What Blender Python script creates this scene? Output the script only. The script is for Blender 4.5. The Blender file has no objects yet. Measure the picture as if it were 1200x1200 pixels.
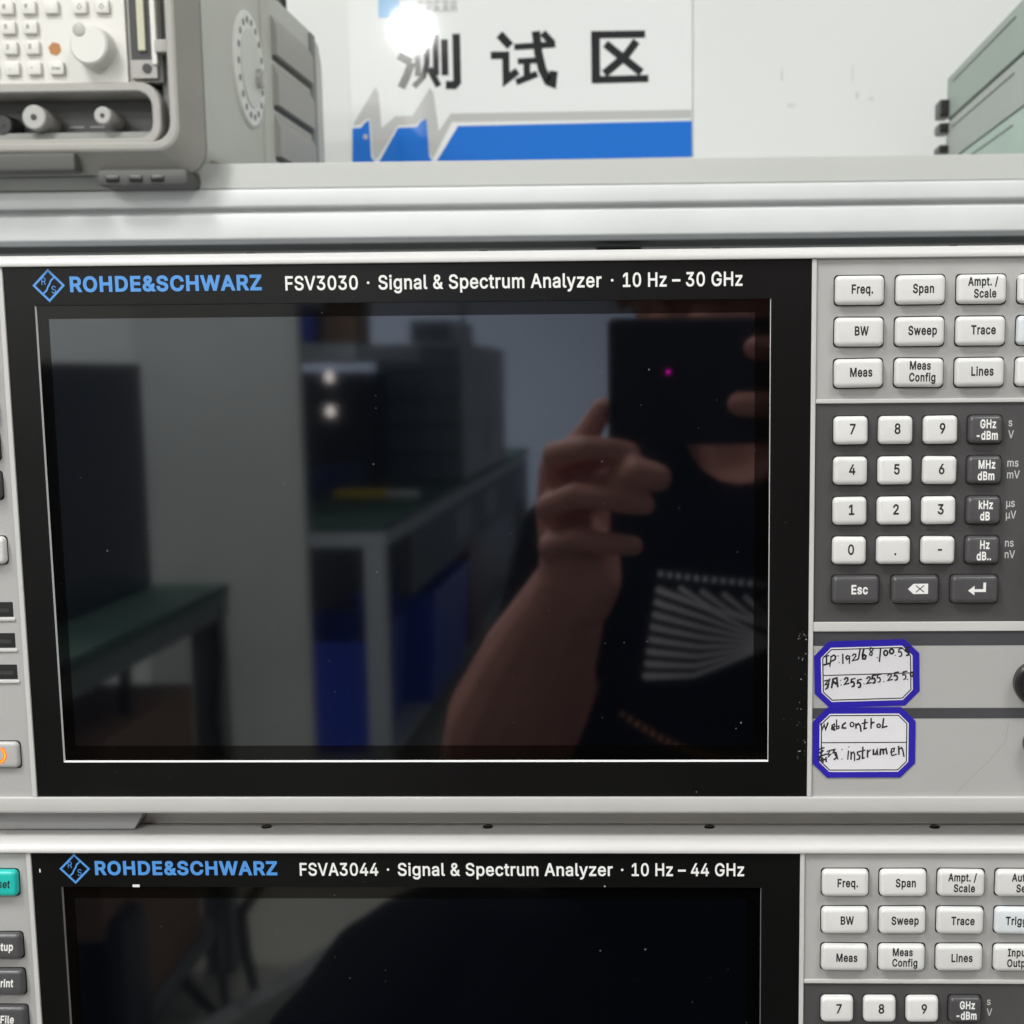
import bpy, bmesh, math, random
from mathutils import Vector, Matrix
from mathutils.bvhtree import BVHTree
from mathutils.geometry import delaunay_2d_cdt
random.seed(7)
S = 0.001                      # everything below is written in millimetres
scene = bpy.context.scene
col = scene.collection

# ------------------------------------------------------------------ camera, world, lamps, exposure
cam_d = bpy.data.cameras.new('camera'); cam = bpy.data.objects.new('camera', cam_d); col.objects.link(cam)
right = Vector((0.99952818, 0.02954459, -0.00839831))
down = Vector((-0.00378017, -0.15302129, -0.98821566))
fwd = Vector((-0.03048154, 0.98778115, -0.15283740))
m = Matrix((right, -down, -fwd)).transposed().to_4x4()
m.translation = (0, -0.4927, 0)
cam.matrix_world = m
cam_d.sensor_width = 36; cam_d.lens = 1856.54 / 1200 * 36
cam_d.shift_x = -(727.47 - 600) / 1200; cam_d.shift_y = (723.60 - 600) / 1200
cam_d.clip_start = 0.002; cam_d.clip_end = 60
cam_d.dof.use_dof = True; cam_d.dof.focus_distance = 0.492; cam_d.dof.aperture_fstop = 31
scene.camera = cam

world = bpy.data.worlds.new('World'); scene.world = world; world.use_nodes = True
bg = world.node_tree.nodes['Background']
bg.inputs[0].default_value = (0.97, 1.0, 0.99, 1); bg.inputs[1].default_value = 0.33

scene.view_settings.view_transform = 'Standard'; scene.view_settings.look = 'None'
scene.view_settings.exposure = 0.25; scene.view_settings.gamma = 1
scene.view_settings.use_curve_mapping = False
scene.render.engine = 'CYCLES'
scene.cycles.max_bounces = 6; scene.cycles.use_denoising = True
scene.cycles.sample_clamp_indirect = 4

CEILING_AND_ADDED_LAMPS = [               # x, y, z (mm), diameter, watts
    (-798, -2700, 1067, 116, 0),
    (-900, -800, 1500, 620, 21),
    (800, -950, 1500, 620, 12.5),  # unseen lamp added as fill from the right
    (-1900, -2600, 1500, 620, 48),  # unseen lamp added to brighten the reflected panel and desk
    (-2300, -6500, 1500, 620, 290),  # unseen cool lamp added to lift the far wall
]

# ------------------------------------------------------------------ materials
def nt(mt): return mt.node_tree.nodes, mt.node_tree.links
def mat(name, rgb, rough=0.5, ior=1.5, metal=0.0, var=0.0, vscale=40, bump=0.0, bscale=900, emit=None, strength=0, specks=0, rnd=0, coat=0, tint=None):
    mt = bpy.data.materials.new(name); mt.use_nodes = True
    N, L = nt(mt); b = N['Principled BSDF']
    b.inputs['Base Color'].default_value = (*rgb, 1)
    b.inputs['Roughness'].default_value = rough
    b.inputs['IOR'].default_value = ior
    b.inputs['Metallic'].default_value = metal
    if tint: b.inputs['Specular Tint'].default_value = (*tint, 1)
    if coat: b.inputs['Coat Weight'].default_value = coat
    if emit:
        b.inputs['Emission Color'].default_value = (*emit, 1); b.inputs['Emission Strength'].default_value = strength
    tc = N.new('ShaderNodeTexCoord')
    if var:
        n = N.new('ShaderNodeTexNoise'); n.inputs['Scale'].default_value = vscale; n.inputs['Detail'].default_value = 5
        L.new(tc.outputs['Object'], n.inputs['Vector'])
        r = N.new('ShaderNodeMapRange'); r.inputs[1].default_value = 0.3; r.inputs[2].default_value = 0.7
        r.inputs[3].default_value = 1 - var; r.inputs[4].default_value = 1 + var
        L.new(n.outputs['Fac'], r.inputs[0])
        mx = N.new('ShaderNodeMix'); mx.data_type = 'RGBA'; mx.blend_type = 'MULTIPLY'; mx.inputs[0].default_value = 1
        mx.inputs[6].default_value = (*rgb, 1); L.new(r.outputs[0], mx.inputs[7]); L.new(mx.outputs[2], b.inputs['Base Color'])
        if rnd:                 # no two keys worn quite alike
            oi = N.new('ShaderNodeObjectInfo'); rr_ = N.new('ShaderNodeMapRange'); rr_.inputs[3].default_value = 1-rnd; rr_.inputs[4].default_value = 1+rnd
            mm_ = N.new('ShaderNodeMath'); mm_.operation = 'MULTIPLY'
            L.new(oi.outputs['Random'], rr_.inputs[0]); L.new(rr_.outputs[0], mm_.inputs[0]); L.new(r.outputs[0], mm_.inputs[1]); L.new(mm_.outputs[0], mx.inputs[7])
        r2 = N.new('ShaderNodeMapRange'); r2.inputs[3].default_value = max(0.02, rough - 0.06); r2.inputs[4].default_value = min(1, rough + 0.06)
        L.new(n.outputs['Fac'], r2.inputs[0]); L.new(r2.outputs[0], b.inputs['Roughness'])
    if bump:
        n = N.new('ShaderNodeTexNoise'); n.inputs['Scale'].default_value = bscale; n.inputs['Detail'].default_value = 3
        L.new(tc.outputs['Object'], n.inputs['Vector'])
        bp = N.new('ShaderNodeBump'); bp.inputs['Strength'].default_value = bump; bp.inputs['Distance'].default_value = 0.0002
        L.new(n.outputs['Fac'], bp.inputs['Height']); L.new(bp.outputs[0], b.inputs['Normal'])
    if specks:
        out = N['Material Output']; last = b.outputs[0]
        for sc_, th in ((70, specks), (170, specks * 1.3)):
            sp = N.new('ShaderNodeSeparateXYZ'); cb = N.new('ShaderNodeCombineXYZ')
            L.new(tc.outputs['Object'], sp.inputs[0]); L.new(sp.outputs[0], cb.inputs[0]); L.new(sp.outputs[2], cb.inputs[1])
            v = N.new('ShaderNodeTexVoronoi'); v.voronoi_dimensions = '2D'; v.inputs['Scale'].default_value = sc_
            L.new(cb.outputs[0], v.inputs['Vector'])
            s2 = N.new('ShaderNodeSeparateColor'); L.new(v.outputs['Color'], s2.inputs[0])
            pw = N.new('ShaderNodeMath'); pw.operation = 'POWER'; pw.inputs[1].default_value = 9; L.new(s2.outputs[0], pw.inputs[0])
            ml = N.new('ShaderNodeMath'); ml.operation = 'MULTIPLY'; ml.inputs[1].default_value = th; L.new(pw.outputs[0], ml.inputs[0])
            lt = N.new('ShaderNodeMath'); lt.operation = 'LESS_THAN'; L.new(v.outputs['Distance'], lt.inputs[0]); L.new(ml.outputs[0], lt.inputs[1])
            df = N.new('ShaderNodeBsdfDiffuse'); df.inputs[0].default_value = (0.14, 0.14, 0.14, 1)
            ms = N.new('ShaderNodeMixShader'); L.new(lt.outputs[0], ms.inputs[0]); L.new(last, ms.inputs[1]); L.new(df.outputs[0], ms.inputs[2])
            last = ms.outputs[0]
        L.new(last, out.inputs['Surface'])
    return mt

M = dict(
    rim=mat('light_grey_plastic', (.53, .525, .512), .38, var=.02, bump=.08),
    cover=mat('cover_grey', (.62, .60, .57), .5, var=.03),
    panel=mat('panel_grey', (.385, .381, .373), .48, var=.025, vscale=25, bump=.15, bscale=1500),
    keypad=mat('charcoal_panel', (.062, .058, .06), .45, var=.05, bump=.15, bscale=1500),
    strip=mat('dark_strip', (.052, .052, .06), .45, var=.05),
    bezel=mat('black_bezel', (.004, .004, .004), .3, ior=1.34, var=.12, vscale=15, bump=.1, bscale=2500, specks=.016),
    glass=mat('touchscreen_glass', (.0012, .0012, .0012), .045, ior=1.42, specks=.02),
    display=mat('display_glass', (.0014, .0018, .0032), .035, ior=2.04, specks=.022, tint=(.90, .955, 1)),
    edge=mat('glass_edge', (.62, .62, .63), .25),
    well=mat('key_gap', (.004, .004, .004), .6),
    keywhite=mat('white_key', (.645, .643, .628), .36, var=.02, vscale=90, rnd=.05),
    keycool=mat('cool_white_key', (.62, .66, .68), .36, var=.02, vscale=90, rnd=.05),
    keydark=mat('dark_key', (.066, .064, .068), .34, var=.04, vscale=90, rnd=.08),
    keyteal=mat('teal_key', (.012, .46, .41), .34, var=.03, vscale=90),
    keygrey=mat('grey_key', (.42, .41, .40), .36, var=.02, vscale=90),
    ink=mat('dark_ink', (.014, .013, .013), .6),
    white_ink=mat('white_ink', (.78, .78, .76), .5),
    grey_ink=mat('pale_ink', (.55, .55, .55), .5),
    blue_ink=mat('blue_ink', (.075, .275, .66), .45),
    black=mat('black_rubber', (.012, .012, .012), .35),
    screw=mat('black_screw', (.012, .012, .012), .3, metal=.6),
    glow=mat('standby_glow', (.3, .10, .01), .4, emit=(1, .40, .015), strength=.95),
    glowred=mat('standby_rim', (.4, .03, .01), .4, emit=(1, .1, .02), strength=.8),
    label_blue=mat('label_blue', (.024, .016, .36), .3, var=.06, coat=.4),
    label_white=mat('label_paper', (.70, .69, .72), .4, var=.02, coat=.4),
    pen=mat('pen_ink', (.012, .012, .014), .5),
    residue=mat('residue', (.22, .22, .22), .7),
    alu=mat('anodised_aluminium', (.68, .695, .69), .45, metal=.12, var=.045, vscale=14, bump=.1),
    alu_dark=mat('dull_aluminium', (.36, .37, .36), .5, metal=.4),
    board=mat('shelf_laminate', (.50, .51, .485), .5, var=.03, vscale=10),
    board_dark=mat('shelf_underside_shade', (.07, .072, .07), .6),  # shade below the shelf put into a dark sheet
    wall=mat('white_wall_paint', (.73, .74, .725), .7, var=.015, vscale=3, bump=.2, bscale=120),
    wall_worn=mat('worn_panel_paint', (.64, .645, .625), .7, var=.07, vscale=3),
    wall_cool_light=mat('cool_lit_wall', (.58, .62, .74), .7, var=.02, vscale=2),  # white wall, bluish light tinted into its colour
    sign_white=mat('sign_acrylic', (.78, .795, .785), .035, ior=1.45),
    sign_blue=mat('sign_blue', (.018, .16, .60), .04, ior=1.45),
    sign_pale=mat('sign_pale_blue', (.30, .50, .74), .035),
    sign_grey=mat('sign_grey', (.50, .50, .49), .035),
    sign_black=mat('sign_black', (.02, .02, .022), .035),
    box=mat('grey_green_casing', (.54, .545, .495), .5, var=.03, vscale=12, bump=.1),
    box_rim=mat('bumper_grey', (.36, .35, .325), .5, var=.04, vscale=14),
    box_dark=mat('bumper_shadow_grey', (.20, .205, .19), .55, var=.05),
    box_panel=mat('off_white_panel', (.66, .65, .61), .45, var=.02, vscale=14),
    trough=mat('trough_grey', (.115, .115, .115), .5, var=.08, vscale=20),
    slot=mat('slot_dark', (.03, .03, .03), .5),
    tan=mat('bare_hole_tan', (.42, .18, .06), .6),
    metal=mat('nickel', (.55, .55, .53), .3, metal=.85),
    green_box=mat('pale_green_casing', (.36, .43, .385), .5, var=.05, vscale=9, bump=.1),
    green_box2=mat('pale_grey_casing', (.42, .46, .43), .5, var=.05, vscale=9, bump=.1),
    green_box3=mat('mint_casing', (.44, .56, .50), .5, var=.05, vscale=9, bump=.1),
    skin=mat('skin', (.66, .295, .225), .5, var=.06, vscale=60, bump=.2, bscale=400),
    cloth=mat('black_cotton', (.006, .007, .010), .9, ior=1.15, bump=.4, bscale=700),
    trousers=mat('dark_trousers', (.006, .007, .010), .9, ior=1.15, bump=.4, bscale=700),
    hair=mat('black_hair', (.008, .007, .006), .5, bump=.6, bscale=500),
    eye=mat('eye', (.02, .012, .008), .1),
    print_=mat('shirt_print', (.84, .87, .92), .8),
    print_gold=mat('shirt_print_gold', (.7, .35, .12), .8),
    phone=mat('phone_back', (.006, .007, .010), .35),
    lens=mat('lens_glass', (.004, .004, .006), .05),
    laser=mat('autofocus_dot', (.8, 0, .5), .4, emit=(1, .0, .55), strength=26),
    floor=mat('floor_vinyl', (.38, .36, .30), .45, var=.06, vscale=2),
    lamp=mat('lamp_diffuser', (.9, .9, .9), .5, emit=(1, .99, .96), strength=8),
    bulb=mat('globe_bulb', (.9, .9, .9), .5, emit=(1, .99, .96), strength=262),
    lamp_body=mat('lamp_housing', (.7, .7, .7), .5),
    desk_green=mat('green_bench_mat', (.035, .085, .062), .55, var=.05, vscale=5),
    desk_frame=mat('grey_bench_frame', (.44, .46, .49), .45, var=.04, vscale=5),
    navy=mat('black_casing', (.010, .012, .018), .35),
    desk_dark=mat('dark_bench_frame', (.17, .185, .18), .5, var=.05, vscale=5),
    apron=mat('dark_apron', (.07, .08, .10), .5),
    plate=mat('pale_plate', (.30, .31, .34), .5),
    spot=mat('lamp_glint', (.8, .7, .65), .4, emit=(1, .85, .78), strength=4.5),  # glow imitates room lamps mirrored in shiny parts
    rack=mat('instrument_grey', (.13, .155, .18), .5, var=.1, vscale=6),
    rack_side=mat('instrument_side', (.40, .42, .44), .5, var=.25, vscale=7),
    bin=mat('blue_bin_plastic', (.014, .05, .50), .4, var=.1, vscale=6),
    bluecase=mat('blue_casing', (.02, .03, .13), .4),
    carton=mat('carton', (.24, .14, .085), .8, var=.15, vscale=5),
    yellow=mat('yellow_plastic', (.85, .58, .03), .4),
    paper=mat('paper', (.7, .7, .7), .6),
    red=mat('red_plastic', (.12, .012, .012), .4),
)
# clear tape film
tp = bpy.data.materials.new('clear_tape'); tp.use_nodes = True
N_, L_ = nt(tp); N_.remove(N_['Principled BSDF'])
a_ = N_.new('ShaderNodeBsdfTransparent'); g_ = N_.new('ShaderNodeBsdfGlossy'); g_.inputs['Roughness'].default_value = .12
f_ = N_.new('ShaderNodeFresnel'); f_.inputs[0].default_value = 1.4; x_ = N_.new('ShaderNodeMixShader')
L_.new(f_.outputs[0], x_.inputs[0]); L_.new(a_.outputs[0], x_.inputs[1]); L_.new(g_.outputs[0], x_.inputs[2]); L_.new(x_.outputs[0], N_['Material Output'].inputs[0])
M['tape'] = tp

# ------------------------------------------------------------------ builders
WO = {}                        # world origin (mm) of every object made
def tag(o, label=None, cat=None, group=None, kind=None):
    for k, v in (('label', label), ('category', cat), ('group', group), ('kind', kind)):
        if v: o[k] = v
    return o
def link(o, parent, origin):
    col.objects.link(o)
    WO[o.name] = Vector(origin)
    if parent:
        o.parent = parent; o.location = (Vector(origin) - WO[parent.name]) * S
    else:
        o.location = Vector(origin) * S
    return o
def empty(name, origin, label, cat, group=None, kind=None):
    o = bpy.data.objects.new(name, None); o.empty_display_size = .02
    return tag(link(o, None, origin), label, cat, group, kind)

class MB:
    def __init__(s): s.bm = bmesh.new()
    def poly(s, pts, mi=0):
        f = s.bm.faces.new([s.bm.verts.new(p) for p in pts]); f.material_index = mi; return f
    def box(s, x0, x1, y0, y1, z0, z1, bev=0, mi=0, seg=2):
        v = [s.bm.verts.new(p) for p in ((x0,y0,z0),(x1,y0,z0),(x1,y1,z0),(x0,y1,z0),(x0,y0,z1),(x1,y0,z1),(x1,y1,z1),(x0,y1,z1))]
        fs = [s.bm.faces.new([v[i] for i in q]) for q in ((0,3,2,1),(4,5,6,7),(0,1,5,4),(1,2,6,5),(2,3,7,6),(3,0,4,7))]
        for f in fs: f.material_index = mi
        if bev:
            es = list({e for f in fs for e in f.edges})
            bmesh.ops.bevel(s.bm, geom=es, offset=bev, segments=seg, profile=.5, affect='EDGES', material=-1)
        return s
    def loops(s, loops, cap0=True, cap1=True, mi=0, closed=True):
        rows = [[s.bm.verts.new(p) for p in lp] for lp in loops]
        n = len(rows[0])
        for a, b in zip(rows, rows[1:]):
            for i in range(n if closed else n - 1):
                j = (i + 1) % n
                f = s.bm.faces.new((a[i], a[j], b[j], b[i])); f.material_index = mi
        if cap0: s.bm.faces.new(list(reversed(rows[0]))).material_index = mi
        if cap1: s.bm.faces.new(rows[-1]).material_index = mi
        return s
    def prism(s, pts, y0, y1, mi=0):                        # polygon in x,z pushed along y
        return s.loops([[(x, y1, z) for x, z in pts], [(x, y0, z) for x, z in pts]], mi=mi)
    def flat(s, pts, y, mi=0): s.poly([(x, y, z) for x, z in pts], mi); return s
    def cyl(s, c, axis, r, h, n=24, r2=None, mi=0, bev=0):  # along axis from c
        ax = Vector(axis).normalized(); u = ax.orthogonal().normalized(); w = ax.cross(u); c = Vector(c); r2 = r if r2 is None else r2
        lv = [(0, r), (h - bev, r2), (h, r2 - bev)] if bev else [(0, r), (h, r2)]
        return s.loops([[tuple(c + ax*d + (u*math.cos(t) + w*math.sin(t))*q) for t in [2*math.pi*i/n for i in range(n)]] for d, q in lv], mi=mi)
    def tube(s, pts, rad, n=10, mi=0):
        pts = [Vector(p) for p in pts]; rad = rad if isinstance(rad, (list, tuple)) else [rad]*len(pts)
        t0 = (pts[1]-pts[0]).normalized(); u = t0.orthogonal().normalized(); rings = []
        for i, p in enumerate(pts):
            t = (pts[min(i+1, len(pts)-1)] - pts[max(i-1, 0)]).normalized()
            u = (u - t*u.dot(t)).normalized(); w = t.cross(u)
            rings.append([tuple(p + (u*math.cos(a) + w*math.sin(a))*rad[i]) for a in [2*math.pi*k/n for k in range(n)]])
        return s.loops(rings, mi=mi)
    def blob(s, c, r, seg=16, mi=0, rot=None):
        r = r if isinstance(r, (list, tuple)) else (r,)*3
        mt = Matrix.Translation(c) @ (rot.to_4x4() if rot else Matrix()) @ Matrix.Diagonal((*r, 1))
        g = bmesh.ops.create_uvsphere(s.bm, u_segments=seg, v_segments=seg//2+2, radius=1, matrix=mt)
        return s
    def capsule(s, pts, rad):                               # fat chain for the remesher
        pts = [Vector(p) for p in pts]
        for p, r in zip(pts, rad): s.blob(p, r, 14)
        for i in range(len(pts)-1):
            s.tube([pts[i], pts[i+1]], [rad[i], rad[i+1]], 14)
        return s
    def ribbon(s, pts, w, y, mi=0):                         # flat pen stroke in x,z at depth y
        pts = [Vector(p) for p in pts]
        if len(pts) < 2: return s
        closed = (pts[0]-pts[-1]).length < 1e-6
        if closed: pts = pts[:-1]
        n = len(pts); L, R = [], []
        for i in range(n):
            a = pts[i-1] if (i or closed) else None; b = pts[(i+1) % n] if (i < n-1 or closed) else None
            d1 = (pts[i]-a).normalized() if a is not None else None
            d2 = (b-pts[i]).normalized() if b is not None else None
            d1 = d1 or d2; d2 = d2 or d1
            n1 = Vector((-d1.y, d1.x)); n2 = Vector((-d2.y, d2.x)); mm = n1 + n2
            mm = mm.normalized() if mm.length > .2 else n1
            k = w/2/max(.45, mm.dot(n1))
            p = pts[i]
            if not closed and i == 0: p = p - d2*w*.3
            if not closed and i == n-1: p = p + d1*w*.3
            L.append(s.bm.verts.new((p.x+mm.x*k, y, p.y+mm.y*k))); R.append(s.bm.verts.new((p.x-mm.x*k, y, p.y-mm.y*k)))
        for i in range(n if closed else n-1):
            j = (i+1) % n
            s.bm.faces.new((L[i], L[j], R[j], R[i])).material_index = mi
        return s
    def build(s, name, mt, parent=None, origin=None, smooth=35, recalc=True):
        if recalc: bmesh.ops.recalc_face_normals(s.bm, faces=s.bm.faces[:])
        if origin is None:
            if parent: origin = WO[parent.name]
            else:
                vs = [v.co for v in s.bm.verts]
                origin = (sum(v.x for v in vs)/len(vs), sum(v.y for v in vs)/len(vs), min(v.z for v in vs))
        o_ = Vector(origin)
        for v in s.bm.verts: v.co = (v.co - o_) * S
        me = bpy.data.meshes.new(name); s.bm.to_mesh(me); s.bm.free()
        for q in (mt if isinstance(mt, (list, tuple)) else [mt]): me.materials.append(M[q])
        if smooth:
            me.polygons.foreach_set('use_smooth', [True]*len(me.polygons))
            me.set_sharp_from_angle(angle=math.radians(smooth))
        o = link(bpy.data.objects.new(name, me), parent, origin)
        if 0 < smooth <= 60: o.modifiers.new('even_normals', 'WEIGHTED_NORMAL').keep_sharp = True
        return o

def remeshed(mb, voxel, smooth=4):
    """one continuous skin around everything in mb (mm), as a new bmesh in mm"""
    me = bpy.data.meshes.new('tmp'); mb.bm.to_mesh(me); mb.bm.free()
    o = bpy.data.objects.new('tmp', me); col.objects.link(o)
    r = o.modifiers.new('r', 'REMESH'); r.mode = 'VOXEL'; r.voxel_size = voxel; r.use_smooth_shade = True
    if smooth:
        sm = o.modifiers.new('s', 'SMOOTH'); sm.iterations = smooth; sm.factor = .5
    dg = bpy.context.evaluated_depsgraph_get(); dg.update()
    m2 = bpy.data.meshes.new_from_object(o.evaluated_get(dg))
    bpy.data.objects.remove(o); out = MB(); out.bm.from_mesh(m2); bpy.data.meshes.remove(m2)
    return out

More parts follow.
